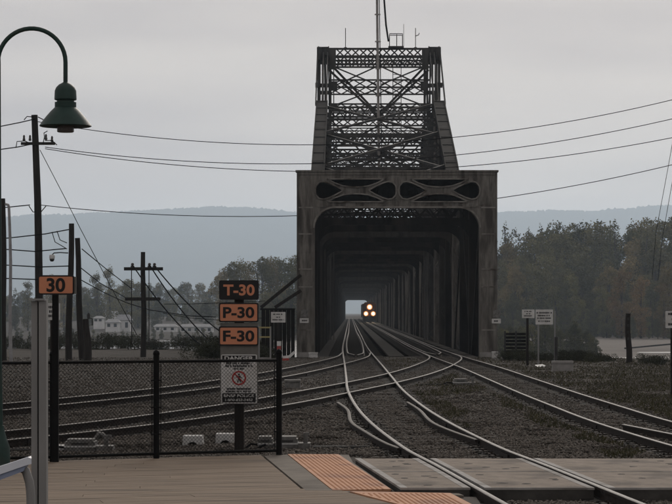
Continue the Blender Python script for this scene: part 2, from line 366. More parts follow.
PATH = {
 'A': [(.6, 18), (.32, 21.5), (.1, 24), (-.15, 27), (-.5, 31.2), (-.72, 33.5), (-.98, 37.5), (-1.22, 42), (-1.45, 48), (-1.7, 60), (-1.77, 72), (-1.86, 90), (-2.0, 113), (-2.08, 130), (-2.1, 200), (-2.1, 400), (-2.1, 900)],
 'B': [(5.0, 18), (4.7, 21), (4.1, 27), (3.55, 34), (3.25, 39), (3.05, 44), (2.95, 50), (2.84, 58), (2.76, 70), (2.66, 85), (2.35, 105), (2.12, 130), (2.1, 200), (2.1, 400), (2.1, 900)],
 'C': [(-14, 38), (-10.9, 47.6), (-9.6, 51.8), (-8.0, 58), (-6.75, 64), (-5.0, 76), (-3.35, 92.8), (-2.3, 107), (-2.06, 118)],
 'D': [(-10.7, 32.8), (-7.9, 39.3), (-6.8, 42.4), (-5.55, 47), (-4.4, 52.1), (-2.96, 60.2), (-1.74, 67.4), (-.29, 77.6), (1.3, 93), (2.18, 106), (2.2, 116)]}
SM = {k: catmull(v, .8) for k, v in PATH.items()}
TLAB = {'A': 'left main track running through the concrete crossing panels onto the bridge',
        'B': 'right main track leading to the oncoming train under the bridge',
        'C': 'upper track on the left, joining the left main track at the bridge portal',
        'D': 'crossover track from lower left cutting across the left main track'}
tie_me = MB(); tie_me.box(-1.3, 1.3, -.11, .11, -.19, 0); tie_me = tie_me.mesh('tie', 'tie')
PANEL = (26.5, 33.6)
for k, dz in (('A', 0), ('B', -.001), ('C', -.004), ('D', -.008)):
    P = SM[k]; t = thing('railroad_track', TLAB[k], 'railroad track', (P[0][0], P[0][1], -.2))
    near = [p for p in P if p[1] < 116]
    for s in (-1, 1): sweep(P, s * .755, dz).build('rail', ['rail_side', 'rail_top'], t, smooth=True)
    dist = 0; nxt = .3
    for i in range(len(near) - 1):
        a, c = near[i], near[i + 1]; sl_ = np.linalg.norm(c - a)
        while nxt < dist + sl_:
            p = a + (c - a) * (nxt - dist) / sl_; ang = math.atan2(c[1] - a[1], c[0] - a[0]) - math.pi / 2
            if not (k in 'AB' and PANEL[0] - .3 < p[1] < PANEL[1] + .3) and not (k in 'CD' and p[1] > 92):
                o = bpy.data.objects.new('tie', tie_me); col.objects.link(o); o.parent = t
                o.location = Vector((p[0] + random.uniform(-.05, .05), p[1], -.132 + dz * 1.5 + random.uniform(-.012, .004))) - worg(t); o.rotation_euler = (0, 0, ang + random.uniform(-.02, .02))
            nxt += .58
        dist += sl_
    if k == 'A':
        for pts in ([(-2.7, 53), (-2.46, 49), (-2.36, 43), (-2.14, 40), (-1.78, 36), (-1.62, 34.9)], [(-1.02, 53), (-.87, 49), (-.78, 43), (-.6, 40.5), (-.26, 37.2)]):
            sweep(catmull(pts, .7), 0, -.03).build('guard_rail', ['rail_side', 'rail_worn'], t, smooth=True)
        for s in (-1, 1):
            sweep(catmull([(-2.1 + .06 * s, 112), (-2.1 + .4 * s, 117), (-2.1 + .45 * s, 122), (-2.1 + .45 * s, 260), (-2.1 + .45 * s, 850)], 4), 0, -.02).build('guard_rail', ['rail_side', 'rail_top'], t, smooth=True)
    if k == 'B':
        sweep(catmull([(4.0, 33), (3.0, 40.5), (2.8, 42)], .7), 0, -.014).build('guard_rail', ['rail_side', 'rail_top'], t, smooth=True)
        for s in (-1, 1):
            sweep(catmull([(2.1 + .06 * s, 114), (2.1 + .4 * s, 119), (2.1 + .45 * s, 124), (2.1 + .45 * s, 260), (2.1 + .45 * s, 850)], 4), 0, -.02).build('guard_rail', ['rail_side', 'rail_top'], t, smooth=True)
    pb = MB()
    for o in [c_ for c_ in t.children if c_.name.startswith('tie')]:
        p = o.location + worg(t); an = o.rotation_euler.z
        if p.y > 62: continue
        for s in (-1, 1):
            cx_, cy_ = p.x + math.cos(an) * s * .755, p.y + math.sin(an) * s * .755; u_ = Vector((math.cos(an), math.sin(an), 0))
            c_ = Vector((cx_, cy_, p.z + .006)); pb.beam(c_ - u_ * .18, c_ + u_ * .18, .19, .014)
            for e in (-.1, .1):
                for f_ in (-.06, .06):
                    q = c_ + u_ * e + Vector((-u_.y, u_.x, 0)) * f_; pb.beam(q, q + Vector((0, 0, .035)), .022, .022)
    pb.build('tie_plates', 'rail_side', t)['kind'] = 'stuff'
    # dark switch plates and joint bars bolted beside the rails
    bb = MB()
    for i in range(6, len(near) - 6, 11):
        a, c = near[i], near[i + 1]; tt = (c - a) / np.linalg.norm(c - a); nn = np.array([tt[1], -tt[0]])
        for s in (-1, 1):
            for q in (-1, 1):
                e0 = a + nn * (s * .755 + q * .03); e1 = e0 + tt * .9
                bb.beam((e0[0], e0[1], -.09 + dz), (e1[0], e1[1], -.09 + dz), .025, .07)
    bb.build('joint_bars', 'rail_side', t)['kind'] = 'stuff'

bb = MB()  # dark strips along each rail: oil stain plus painted shade
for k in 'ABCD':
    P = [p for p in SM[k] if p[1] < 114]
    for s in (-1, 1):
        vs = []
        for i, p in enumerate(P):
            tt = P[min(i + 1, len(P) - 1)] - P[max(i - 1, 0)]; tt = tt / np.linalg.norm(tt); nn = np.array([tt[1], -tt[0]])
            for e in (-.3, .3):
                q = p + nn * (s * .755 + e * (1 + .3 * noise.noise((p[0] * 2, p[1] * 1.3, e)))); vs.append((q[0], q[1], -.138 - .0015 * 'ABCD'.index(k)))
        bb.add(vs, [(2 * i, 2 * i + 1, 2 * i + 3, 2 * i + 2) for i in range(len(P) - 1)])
tag(bb.build('oil_shade_strip', 'oil_shade_strip'), kind='structure')
# loose ballast: one object, nobody could count it
def stones(n, region, name, size, mt, zf=None):
    base = np.array([(1, 0, 0), (-1, 0, 0), (0, 1, 0), (0, -1, 0), (0, 0, 1), (0, 0, -1)], np.float32)
    tri = np.array([(0, 2, 4), (2, 1, 4), (1, 3, 4), (3, 0, 4), (2, 0, 5), (1, 2, 5), (3, 1, 5), (0, 3, 5)], np.int32)
    P = region(n); n = len(P)
    sc = np.random.uniform(size[0], size[1], (n, 1, 3)) * np.array([1, 1, .7]); v = base[None] * sc * np.random.uniform(.65, 1.2, (n, 6, 1))
    a = np.random.uniform(0, 6.28, n); ca, sa = np.cos(a)[:, None], np.sin(a)[:, None]; bta = np.random.uniform(-.7, .7, n); cb, sb = np.cos(bta)[:, None], np.sin(bta)[:, None]
    x, y, z = v[..., 0], v[..., 1], v[..., 2]; x, z = x * cb - z * sb, x * sb + z * cb; x, y = x * ca - y * sa, x * sa + y * ca
    v = np.stack([x, y, z], -1) + P[:, None, :]
    f = (tri[None] + (np.arange(n) * 6)[:, None, None]).reshape(-1, 3)
    me = bpy.data.meshes.new(name); me.vertices.add(n * 6); me.vertices.foreach_set('co', v.astype(np.float32).ravel())
    me.loops.add(len(f) * 3); me.loops.foreach_set('vertex_index', f.ravel().astype(np.int32))
    me.polygons.add(len(f)); me.polygons.foreach_set('loop_start', np.arange(0, len(f) * 3, 3, dtype=np.int32))
    me.update(calc_edges=True); me.validate(); me.materials.append(MATS[mt])
    return tag(link(name, me), kind='stuff')
RP = []
for k in 'ABCD':
    P = [p for p in SM[k] if p[1] < 118]
    for i in range(len(P) - 1):
        tt = (P[i + 1] - P[i]) / np.linalg.norm(P[i + 1] - P[i])
        for s in (-1, 1): RP.append((P[i][0] + tt[1] * s * .755, P[i][1] - tt[0] * s * .755, tt[0], tt[1]))
RP = np.array(RP)
def yard(n, by_rail):
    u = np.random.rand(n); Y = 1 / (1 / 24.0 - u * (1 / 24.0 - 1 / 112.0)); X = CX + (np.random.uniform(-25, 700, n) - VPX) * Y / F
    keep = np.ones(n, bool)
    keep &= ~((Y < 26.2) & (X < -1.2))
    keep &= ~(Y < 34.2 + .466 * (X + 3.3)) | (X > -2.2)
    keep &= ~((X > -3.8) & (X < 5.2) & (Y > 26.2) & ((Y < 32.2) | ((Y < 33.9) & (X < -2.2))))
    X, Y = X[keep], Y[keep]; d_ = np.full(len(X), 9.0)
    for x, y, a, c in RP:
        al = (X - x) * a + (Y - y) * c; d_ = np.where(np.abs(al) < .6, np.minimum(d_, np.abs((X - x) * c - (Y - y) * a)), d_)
    k2 = (d_ < .3 + np.random.uniform(-.1, .1, len(X))) == by_rail; X, Y = X[k2], Y[k2]
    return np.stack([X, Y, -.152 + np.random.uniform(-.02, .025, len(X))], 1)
stones(150000, lambda n: yard(n, False), 'ballast', (.016, .05), 'ballast')
stones(60000, lambda n: yard(n, True), 'oiled_shaded_ballast', (.016, .045), 'oiled_shaded_ballast')
GA = {k: (np.array([p[1] for p in SM[k]]), np.array([p[0] for p in SM[k]])) for k in SM}
def tufts(n, name):
    """blades of weeds on the strips between and beside the tracks"""
    vs = []; k = 0; fs = []
    rg = random.Random(3)
    while k < n:
        Y = 1 / (1 / 34.0 - rg.random() * (1 / 34.0 - 1 / 111.0)); px = rg.uniform(330, 700); X = CX + (px - VPX) * Y / F
        bx_ = np.interp(Y, *GA['B']); ax_ = np.interp(Y, *GA['A'])
        if not ((ax_ + 1.1 < X < bx_ - 1.1) or X > bx_ + 1.4): continue
        if X < ax_ + 1.1 + 3.2 and Y > 62 and abs(X - np.interp(Y, *GA['D'])) < 1.2: continue
        if noise.noise((X * .7, Y * .25, 5)) + (.25 if X > bx_ else 0) < -.02: continue
        if Y < 40 and X < 1.6: continue
        h = rg.uniform(.03, .11); a = rg.uniform(0, 6.28); ww = rg.uniform(.012, .03); dx, dy = math.cos(a) * ww, math.sin(a) * ww
        lx, ly = rg.uniform(-.07, .07), rg.uniform(-.07, .07); z0 = gz(X, Y) - .01
        vs += [(X - dx, Y - dy, z0), (X + dx, Y + dy, z0), (X + lx, Y + ly, z0 + h)]; fs.append((3 * k, 3 * k + 1, 3 * k + 2)); k += 1
    me = bpy.data.meshes.new(name); me.from_pydata(vs, [], fs); me.update(); me.materials.append(MATS['grass'])
    return tag(link(name, me), kind='stuff')
tufts(22000, 'grass')

# ------------------------------------------------------------------ pedestrian crossing panels
def railx(k, Y, off):
    P = SM[k]; i = min(range(len(P)), key=lambda q: abs(P[q][1] - Y)); i = min(max(i, 1), len(P) - 2); t = P[i + 1] - P[i - 1]; t = t / np.linalg.norm(t)
    return float(np.interp(Y, [p[1] for p in P], [p[0] for p in P])) + off / t[1]
Y0, Y1, YM = 26.6, 32.0, 29.3
cols_ = [(lambda Y: -2.33 + (32 - Y) * .1, lambda Y: railx('A', Y, -.83), 'left of the left main track'),
         (lambda Y: railx('A', Y, -.66), lambda Y: railx('A', Y, .66), 'between the rails of the left main track'),
         (lambda Y: railx('A', Y, .83), lambda Y: railx('B', Y, -.83), 'between the two main tracks'),
         (lambda Y: railx('B', Y, -.66), lambda Y: railx('B', Y, .66), 'between the rails of the right main track')]
for fa, fb, lab in cols_:
    for (ya, yb, row) in ((Y0, YM - .01, 'near'), (YM + .01, Y1, 'far')):
        o = thing('crossing_panel', '%s concrete crossing panel %s' % (row, lab), 'concrete panel', (fa(ya), ya, -.2), 'concrete panels of the track crossing')
        b = MB(); e = .09
        b.poly([(fa(ya) + e, ya + .03), (fb(ya) - e, ya + .03), (fb(yb) - e, yb - .03), (fa(yb) + e, yb - .03)], -.03, -.006); b.build('slab', 'panel_top', o)
        b = MB()
        b.poly([(fa(ya), ya), (fa(ya) + e - .002, ya), (fa(yb) + e - .002, yb), (fa(yb), yb)], -.03, -.003)
        b.poly([(fb(ya) - e + .002, ya), (fb(ya), ya), (fb(yb), yb), (fb(yb) - e + .002, yb)], -.03, -.003)
        b.poly([(fa(ya) + e, ya), (fb(ya) - e, ya), (fb(ya) - e, ya + .028), (fa(ya) + e, ya + .028)], -.03, -.003)
        bs = MB(); bs.poly([(fa(ya) + .01, ya + .01), (fb(ya) - .01, ya + .01), (fb(yb) - .01, yb - .01), (fa(yb) + .01, yb - .01)], -.25, -.032); bs.build('shaded_skirt', 'shaded_skirt', o)
        b.build('edge_frame', 'panel_edge', o)
        b = MB(); rg = random.Random(hash(lab + row) % 999 if False else len(lab) * 3 + len(row))
        for _ in range(5):
            u, v = rg.uniform(.15, .85), rg.uniform(.15, .85); y = ya + (yb - ya) * v; x = fa(y) + (fb(y) - fa(y)) * u
            b.poly([(x + rg.uniform(.03, .08) * math.cos(q), y + rg.uniform(.03, .09) * math.sin(q)) for q in np.linspace(0, 6, 8)[:-1]], -.006, -.0035)
        b.build('lifting_hole', 'stain', o)['kind'] = 'stuff'

# ------------------------------------------------------------------ platform
PZ = -.06; SA = math.atan(.466)
L1 = [(-3.73, 33.4), (-2.97, 26.9)]; L2 = [(-3.35, 33.7), (-2.61, 26.9)]; L3 = [(-2.58, 33.7), (-1.9, 27.0)]; L4 = [(-2.46, 26.75), (-1.0, 22.0)]
def lx(Ln, Y): (xa, ya), (xb, yb) = Ln; return xa + (xb - xa) * (Y - ya) / (yb - ya)
pf = MB(); pf.poly([(-16, 28.05), (-16, 14), (-.9, 14), (-.9, 26.3), (-1.95, 26.55), (-2.5, 33.75), (-3.4, 33.75)], -.6, PZ - .03)
pf = tag(pf.build('platform', 'apron_gap', origin=(-6, 20, -.6)), kind='structure')
ux, uy = math.cos(SA), math.sin(SA)
def row_pts(v):            # a plank line: v metres nearer than the fence line through (-3.3, 33.9)
    return (-3.3 + uy * v, 33.85 - ux * v)
v = 0.0; k = 0
while v < 17.5:
    wd = random.choice([.27, .29, .3, .33]); res = []
    for vv in (v + .003, v + wd - .003):
        px_, py_ = row_pts(vv); sl_ = uy / ux
        # right end: on L1 while beyond the apron, else on L4 / the platform's edge
        def hit(Ln):
            (xa, ya), (xb, yb) = Ln; mm = (xb - xa) / (yb - ya)
            Y = (py_ + sl_ * (xa - mm * ya - px_)) / (1 - sl_ * mm); return (xa + mm * (Y - ya), Y)
        h = hit(L1)
        if h[1] < 26.9: h = hit(L4)
        if h[1] < 22: h = (-1.0, py_ + sl_ * (-1.0 - px_))
        res.append((h, (-15.5, py_ + sl_ * (-15.5 - px_))))
    (r0, l0), (r1, l1) = res
    if r1[1] > 14.3 :
        b = MB(); j = random.uniform(.0, .006)
        cut = [0] + sorted([random.uniform(.3, .6), random.uniform(.64, .9)]) + [1]
        for c0, c1 in zip(cut[:-1], cut[1:]):
            g = .0002; f = lambda A, B, t: (A[0] + (B[0] - A[0]) * t, A[1] + (B[1] - A[1]) * t)
            if f(l0, r0, c1)[1] < 12: continue
            b = MB(); b.poly([f(l0, r0, c0 + g), f(l0, r0, c1 - g), f(l1, r1, c1 - g), f(l1, r1, c0 + g)], PZ - .028, PZ + random.uniform(-.002, .002)); b.build('plank', 'plank', pf)
    v += wd; k += 1
def slab(name, pts, z0, z1, m, parent):
    b = MB(); b.poly(pts, z0, z1); return b.build(name, m, parent)
slab('concrete_border', [(L1[0][0] + .03, 33.4), (L1[1][0] + .03, 26.9), (L2[1][0] - .01, 26.9), (L2[0][0] - .01, 33.68)], PZ - .03, PZ + .002, 'apron', pf)
slab('concrete_border', [(L3[0][0] + .01, 33.7), (L3[1][0] + .01, 27.0), (-1.86, 26.75), (-2.36, 32.0), (-2.42, 33.7)], PZ - .03, PZ, 'apron', pf)
slab('concrete_border', [(-2.95, 26.86), (-2.52, 26.86), (-1.1, 26.5), (-1.05, 26.2), (-2.42, 26.72), (-2.5, 26.6)], PZ - .03, PZ - .002, 'apron', pf)
def tactile(pts, label, inside, parent, ang):
    o = slab('tactile_strip', pts, PZ - .02, PZ + .008, 'tactile', None); o['label'] = label; o['category'] = 'tactile paving'; o['group'] = 'orange tactile warning strips'
    xs_ = [p[0] for p in pts]; ys_ = [p[1] for p in pts]; b = MB(); s = .062
    ca, sa = math.cos(ang), math.sin(ang); x0, y0 = xs_[0], ys_[0]
    for i in range(-140, 141):
        for j in range(-140, 141):
            x = x0 + i * s * ca - j * s * sa; y = y0 + i * s * sa + j * s * ca
            if inside(x, y):
                z = PZ + .008; vs = [(x + .018 * math.cos(q), y + .018 * math.sin(q), z) for q in np.linspace(0, 2 * math.pi, 7)[:-1]] + [(x + .01 * math.cos(q), y + .01 * math.sin(q), z + .006) for q in np.linspace(0, 2 * math.pi, 7)[:-1]]
                b.add(vs, [(q, (q + 1) % 6, 6 + (q + 1) % 6, 6 + q) for q in range(6)] + [tuple(range(6, 12))])
    b.build('domes', 'tactile', o)['kind'] = 'stuff'
    return o
tactile([L2[0], L2[1], L3[1], L3[0]], 'orange tactile strip running from the fence end toward the crossing panels', lambda x, y: 26.95 < y < 33.6 and lx(L2, y) + .04 < x < lx(L3, y) - .04, pf, R(6.2))
S2 = [(-2.4, 26.68), (-1.2, 26.42), (-.92, 24.0), (-.92, 20), (-1.1, 20), (-1.1, 22.4)]
tactile([(-2.4, 26.68), (-1.0, 22.1), (-.93, 22.1), (-.93, 24.0), (-1.2, 26.42)], 'orange tactile strip on the platform edge in front of the concrete panels', lambda x, y: 22.2 < y < 26.35 and -2.4 + (26.68 - y) * .3057 + .05 < x < -1.25 + (26.4 - y) * .11, pf, R(6.2))

# ------------------------------------------------------------------ chain-link fence with the platform signs
FP = [(-9.9, 30.6), (-8.3, 31.4), (-6.72, 32.1), (-5.28, 32.85), (-3.48, 33.6)]
FT = 1.44
t = thing('chain_link_fence', 'black chain link fence along the back of the platform', 'fence', (-6.72, 32.1, PZ))
for i, (x, y) in enumerate(FP):
    b = MB(); r = .036; b.tube([(x, y, PZ), (x, y, FT + PZ + .1), ], r * 1.25, 10); b.lathe([(r * 1.3, 0), (r * 1.45, .01), (r * 1.2, .05), (.01, .075)], (x, y, FT + PZ + .1), 10)
    b.build('post', 'fence_black', t, smooth=True)
for (x0, y0), (x1, y1) in zip(FP[:-1], FP[1:]):
    for z in (FT + PZ, PZ + .07):
        b = MB(); b.tube([(x0, y0, z), (x1, y1, z)], .023, 8); b.build('fence_rail', 'fence_black', t, smooth=True)
    b = MB(); Ln = math.hypot(x1 - x0, y1 - y0); H = FT - .1; dx, dy = (x1 - x0) / Ln, (y1 - y0) / Ln; p = .057; nrow = H
    q = -H
    while q < Ln:
        for sgn in (1, -1):
            s0, s1 = (q, q + H); z0, z1 = (0, H) if sgn == 1 else (H, 0)
            a0 = max(s0, 0.04); a1 = min(s1, Ln - .04)
            if a1 - a0 > .02:
                f = lambda s: z0 + (z1 - z0) * (s - s0) / (s1 - s0)
                b.beam((x0 + dx * a0, y0 + dy * a0 + sgn * .002, PZ + .08 + f(a0)), (x0 + dx * a1, y0 + dy * a1 + sgn * .002, PZ + .08 + f(a1)), .004, .004)
        q += p
    b.build('chain_link_mesh', 'chain_link', t)
    for e in (0.07, Ln - .07):
        b = MB(); b.beam((x0 + dx * e, y0 + dy * e, PZ + .08), (x0 + dx * e, y0 + dy * e, PZ + FT - .02), .012, .008); b.build('tension_bar', 'fence_black', t)
    for z in (.35, .75, 1.15):
        for e in (0.045, Ln - .045):
            b = MB(); b.box(x0 + dx * e - .04, x0 + dx * e + .04, y0 + dy * e - .05, y0 + dy * e - .035, PZ + z, PZ + z + .02); b.build('clamp', 'fence_black', t)

def framed_sign(t, cx, cz, y, wd, h, txt, face, ink, size, width):
    plate(cx, cz, y, wd, h, .03, .02, 'sign_black' if face != 'sign_black' else 'sign_orange', 'border', t) if face != 'sign_black' else plate(cx, cz, y, wd, h, .03, .02, 'sign_black', 'border', t)
    plate(cx, cz, y - .012, wd - .045, h - .045, .02, .006, face, 'face', t)
    lettering(txt, cx, cz, y - .017, size, ink, t, width, bold=size * .03)
y = 32.0; c = at(56, 285, y)
t = thing('platform_sign', 'orange sign reading 30 on a black post beside the grey steel post', 'sign', (at(55.5, 0, y).x, y + .06, PZ))
b = MB(); bx = at(55, 0, y).x; b.box(bx - .045, bx + .045, y + .02, y + .09, PZ, c.z + .1); b.build('post', 'fence_black', t)
framed_sign(t, c.x, c.z, y, .53, .285, '30', 'sign_orange', 'sign_black', .27, .27)
b = MB(); b.box(c.x + .2, c.x + .29, y + .012, y + .045, c.z - .13, c.z + .12); b.build('backing', 'sign_grey', t)
y = 35.3
for txt, px, py, face, ink, lab in (('T-30', 239, 290, 'sign_black', 'sign_orange', 'black sign with orange T-30, topmost of three'), ('P-30', 238.7, 312.5, 'sign_orange', 'sign_black', 'orange sign reading P-30, middle of three'), ('F-30', 238.7, 336, 'sign_orange', 'sign_black', 'orange sign reading F-30, lowest of three')):
    c = at(px, py, y); t = thing('platform_sign', lab, 'sign', (c.x, y, c.z - .16), 'stacked train length signs behind the fence')
    framed_sign(t, c.x, c.z, y, .635, .31, txt, face, ink, .235, .5)
c = at(239, 0, y).x
t = thing('sign_post', 'dark timber post with grey board carrying the stacked signs', 'post', (c, y + .1, -.2))
b = MB(); b.box(c - .075, c + .075, y + .06, y + .2, -.25, at(0, 298, y).z); b.build('post', 'pole_wood', t)
b = MB(); b.box(c - .3, c + .3, y + .02, y + .055, at(0, 404, y).z, at(0, 323, y).z); b.build('backing_board', 'sign_grey', t)
# danger notice
yd = y - .03; z0, z1 = at(0, 403.5, yd).z, at(0, 354.5, yd).z; cx = at(239, 0, yd).x; W = .575; H = z1 - z0
t = thing('danger_sign', 'white danger notice with red circle and black bands behind the fence', 'sign', (cx, yd, z0))
plate(cx, (z0 + z1) / 2, yd, W, H, .025, .016, 'sign_white', 'plate', t)
def band(a, bb, m, nm):
    b = MB(); b.box(cx - W / 2 + .02, cx + W / 2 - .02, yd - .013, yd - .0085, z1 - H * bb, z1 - H * a); return b.build(nm, m, t)
band(.02, .13, 'sign_black', 'heading_band'); lettering('DANGER', cx, z1 - H * .075, yd - .015, .085, 'sign_white', t, .46, bold=.002)
band(.79, .975, 'sign_black', 'footer_band'); lettering('BNSF POLICE', cx, z1 - H * .84, yd - .015, .06, 'sign_white', t, .48, bold=.001)
lettering('1-800-832-5452', cx, z1 - H * .925, yd - .015, .05, 'sign_white', t, .44, bold=.0008)
smudges(cx, 0, yd - .0105, W * .8, [(z1 - H * .18, .9), (z1 - H * .235, .95), (z1 - H * .29, .35), (z1 - H * .70, .85), (z1 - H * .755, .9)], 'sign_ink', t, .034, 5)
me = filled([[(cx + .115 * math.cos(a), z1 - H * .48 + .115 * math.sin(a)) for a in np.linspace(0, 2 * math.pi, 33)[:-1]], [(cx + .09 * math.cos(a), z1 - H * .48 + .09 * math.sin(a)) for a in np.linspace(0, 2 * math.pi, 33)[:-1]]], yd - .013, .004, 'prohibition_ring')
me.materials.append(MATS['sign_red']); link('prohibition_ring', me, t)
zc = z1 - H * .48
b = MB(); b.beam((cx - .068, yd - .014, zc + .068), (cx + .068, yd - .014, zc - .068), .02, .003, (0, 1, 0)); b.build('prohibition_bar', 'sign_red', t)
b = MB(); yy = yd - .0105
for p, q, ww in (((0, .035), (0, -.01), .03), ((0, -.01), (.03, -.07), .017), ((0, -.01), (-.028, -.07), .017), ((0, .03), (.04, 0), .013), ((0, .03), (-.04, .005), .013)):
    b.beam((cx + p[0], yy, zc + p[1]), (cx + q[0], yy, zc + q[1]), ww, .003, (0, 1, 0))
b.add([(cx + .016 * math.cos(a), yy - .001, zc + .055 + .016 * math.sin(a)) for a in np.linspace(0, 2 * math.pi, 11)[:-1]], [tuple(range(10))[::-1]])
b.build('walking_figure', 'sign_ink', t)

# ------------------------------------------------------------------ lamp, steel post and hand rail in the foreground
ly = 30.6; zt = lambda py: at(0, py, ly).z; s = F / ly
px0, px1 = -2.0, 65.5; xa, xb = at(px0, 0, ly).x, at(px1, 0, ly).x
t = thing('street_lamp', 'dark green gooseneck lamp with bell shade at upper left', 'street lamp', (xa, ly, PZ))
b = MB(); b.lathe([(.2, 0), (.2, .05), (.17, .08), (.165, .3), (.12, .42), (.1, .5), (.085, .56), (.085, .6)], (xa, ly, PZ), 20); b.build('base', 'lamp_green', t, smooth=True)
rad = (xb - xa) / 2; zc = zt(27) - rad - .02
pts = [(xa, ly, PZ + .55), (xa, ly, 1.5), (xa, ly, zc)] + [((xa + xb) / 2 - rad * math.cos(a), ly, zc + rad * math.sin(a)) for a in np.linspace(0, math.pi, 22)[1:]] + [(xb, ly, zt(83))]
b = MB(); b.tube(pts, [.07, .055, .038] + [.031] * (len(pts) - 3), 12); b.build('pole', 'lamp_green', t, smooth=True)
k = 1 / s
b = MB(); b.lathe([(.03, zt(82)), (.05, zt(83)), (.09, zt(84.5)), (.13, zt(87.5)), (.15, zt(91)), (.155, zt(99.5)), (.14, zt(100.2)), (.12, zt(100.5)), (.12, zt(102)), (.15, zt(102.3)), (.15, zt(107.5))][::-1], (xb, ly, 0), 24); b.build('cap', 'lamp_green', t, smooth=True)
b = MB(); b.lathe([(.15, zt(107.6)), (.2, zt(111)), (.26, zt(116)), (.325, zt(122)), (.362, zt(126)), (.345, zt(126.7)), (.25, zt(126.4)), (.13, zt(124))][::-1], (xb, ly, 0), 28); b.build('shade', 'lamp_green', t, smooth=True)
b = MB(); b.lathe([(.118, zt(126)), (.118, zt(131.5)), (.105, zt(132.3))][::-1], (xb, ly, 0), 20); b.build('lens', 'lamp_glass', t, smooth=True)
# channel-section post
yp = 13.8; q = lambda px, py: at(px, py, yp); zt0 = q(0, 300.5).z
t = thing('steel_post', 'light grey galvanised steel post standing in the foreground', 'post', (q(39, 0).x, yp, PZ))
b = MB(); b.box(q(39.4, 0).x, q(47, 0).x, yp - .03, yp + .05, PZ, zt0); b.build('flange', 'galvanised', t)
b = MB(); b.box(q(31.5, 0).x, q(37.6, 0).x, yp - .01, yp + .05, PZ, zt0 - .004); b.build('flange', 'galvanised', t)
b = MB(); b.box(q(37.6, 0).x, q(39.4, 0).x, yp + .02, yp + .045, PZ, zt0 - .008); b.build('web', 'box_dark', t)
b = MB(); b.poly([(q(30, 0).x, yp - .05), (q(45.5, 0).x, yp - .05), (q(46.5, 0).x, yp + .07), (q(30, 0).x, yp + .07)], zt0, zt0 + .012); b.build('cap', 'galvanised', t)
t = thing('hand_rail', 'white hand rail ending beside the grey steel post at lower left', 'hand rail', (q(28, 0).x, 13.2, PZ))
yr = 13.3; g = lambda px, py: at(px, py, yr)
A, B_ = g(-60, 486), g(29.5, 456.5)
b = MB(); dz_ = .045
b.add([(A.x, yr - .07, A.z), (B_.x, yr - .07, B_.z), (B_.x + .012, yr, B_.z - .012), (B_.x, yr + .07, B_.z), (A.x, yr + .07, A.z),
       (A.x, yr - .07, A.z - dz_ * 1.2), (B_.x, yr - .07, B_.z - dz_), (B_.x + .012, yr, B_.z - dz_), (B_.x, yr + .07, B_.z - dz_), (A.x, yr + .07, A.z - dz_ * 1.2)],
      [(0, 1, 2, 3, 4), (9, 8, 7, 6, 5), (0, 5, 6, 1), (1, 6, 7, 2), (2, 7, 8, 3), (3, 8, 9, 4), (4, 9, 5, 0)]); b.build('rail', 'rail_white', t)
b = MB(); b.add([(A.x, yr - .06, A.z - .054), (B_.x - .01, yr - .06, B_.z - .0455), (B_.x - .01, yr + .06, B_.z - .0455), (A.x, yr + .06, A.z - .054), (A.x, yr - .06, A.z - .1), (B_.x - .03, yr - .06, B_.z - .085), (B_.x - .03, yr + .06, B_.z - .085), (A.x, yr + .06, A.z - .1)],
                [(0, 1, 2, 3), (7, 6, 5, 4), (0, 4, 5, 1), (1, 5, 6, 2), (2, 6, 7, 3), (3, 7, 4, 0)]); b.build('rail_underside', 'rail_blue', t)
l0 = g(25, 466); l1 = g(31, 482)
b = MB(); b.tube(catmull([(l0.x - .04, yr, l0.z + .0), (l0.x + .005, yr, l0.z - .03), (l1.x - .01, yr, l1.z), (l1.x, yr, l1.z - .2), (l1.x, yr, PZ)], .05), .027, 10); b.build('leg', 'galvanised', t, smooth=True)
t0_ = thing('black_marker', 'small dark litter pieces on the platform boards', 'litter', (-3.0, 27.5, PZ)) if False else None

# ------------------------------------------------------------------ swing span of the bridge
SY = 113.0; TX = 4.6
def lattice(mb, p0, p1, dv, t=.09, pitch=.8, bar=.05, cross=True, th=.09):
    p0, p1, dv = Vector(p0), Vector(p1), Vector(dv)
    mb.beam(p0, p1, th, t, dv); mb.beam(p0 + dv, p1 + dv, th, t, dv)
    Ln = (p1 - p0).length; n_ = max(1, int(Ln / pitch)); e = (p1 - p0) / n_; nrm = (p1 - p0).cross(dv).normalized()
    for i in range(n_):
        a = p0 + e * i
        mb.beam(a, a + e + dv, bar, .02, nrm)
        if cross: mb.beam(a + dv + nrm * .012, a + e + nrm * .012, bar, .02, nrm)
def post(mb, x, y, z0, z1, wx=.62, wy=.5, pitch=.9):
    """built-up post: two side channels laced on both faces"""
    for s in (-1, 1): mb.box(x + s * wx / 2 - .05, x + s * wx / 2 + .05, y - wy / 2, y + wy / 2, z0, z1)
    for f in (-1, 1):
        n_ = max(1, int((z1 - z0) / pitch)); e = (z1 - z0) / n_
        for i in range(n_):
            a, c = (-1, 1) if i % 2 else (1, -1)
            mb.beam((x + a * (wx / 2 - .05), y + f * wy / 2, z0 + i * e), (x + c * (wx / 2 - .05), y + f * wy / 2, z0 + (i + 1) * e), .09, .02, (0, 1, 0))
    mb.box(x - wx / 2 + .05, x + wx / 2 - .05, y - .03, y + .03, z0, z1)
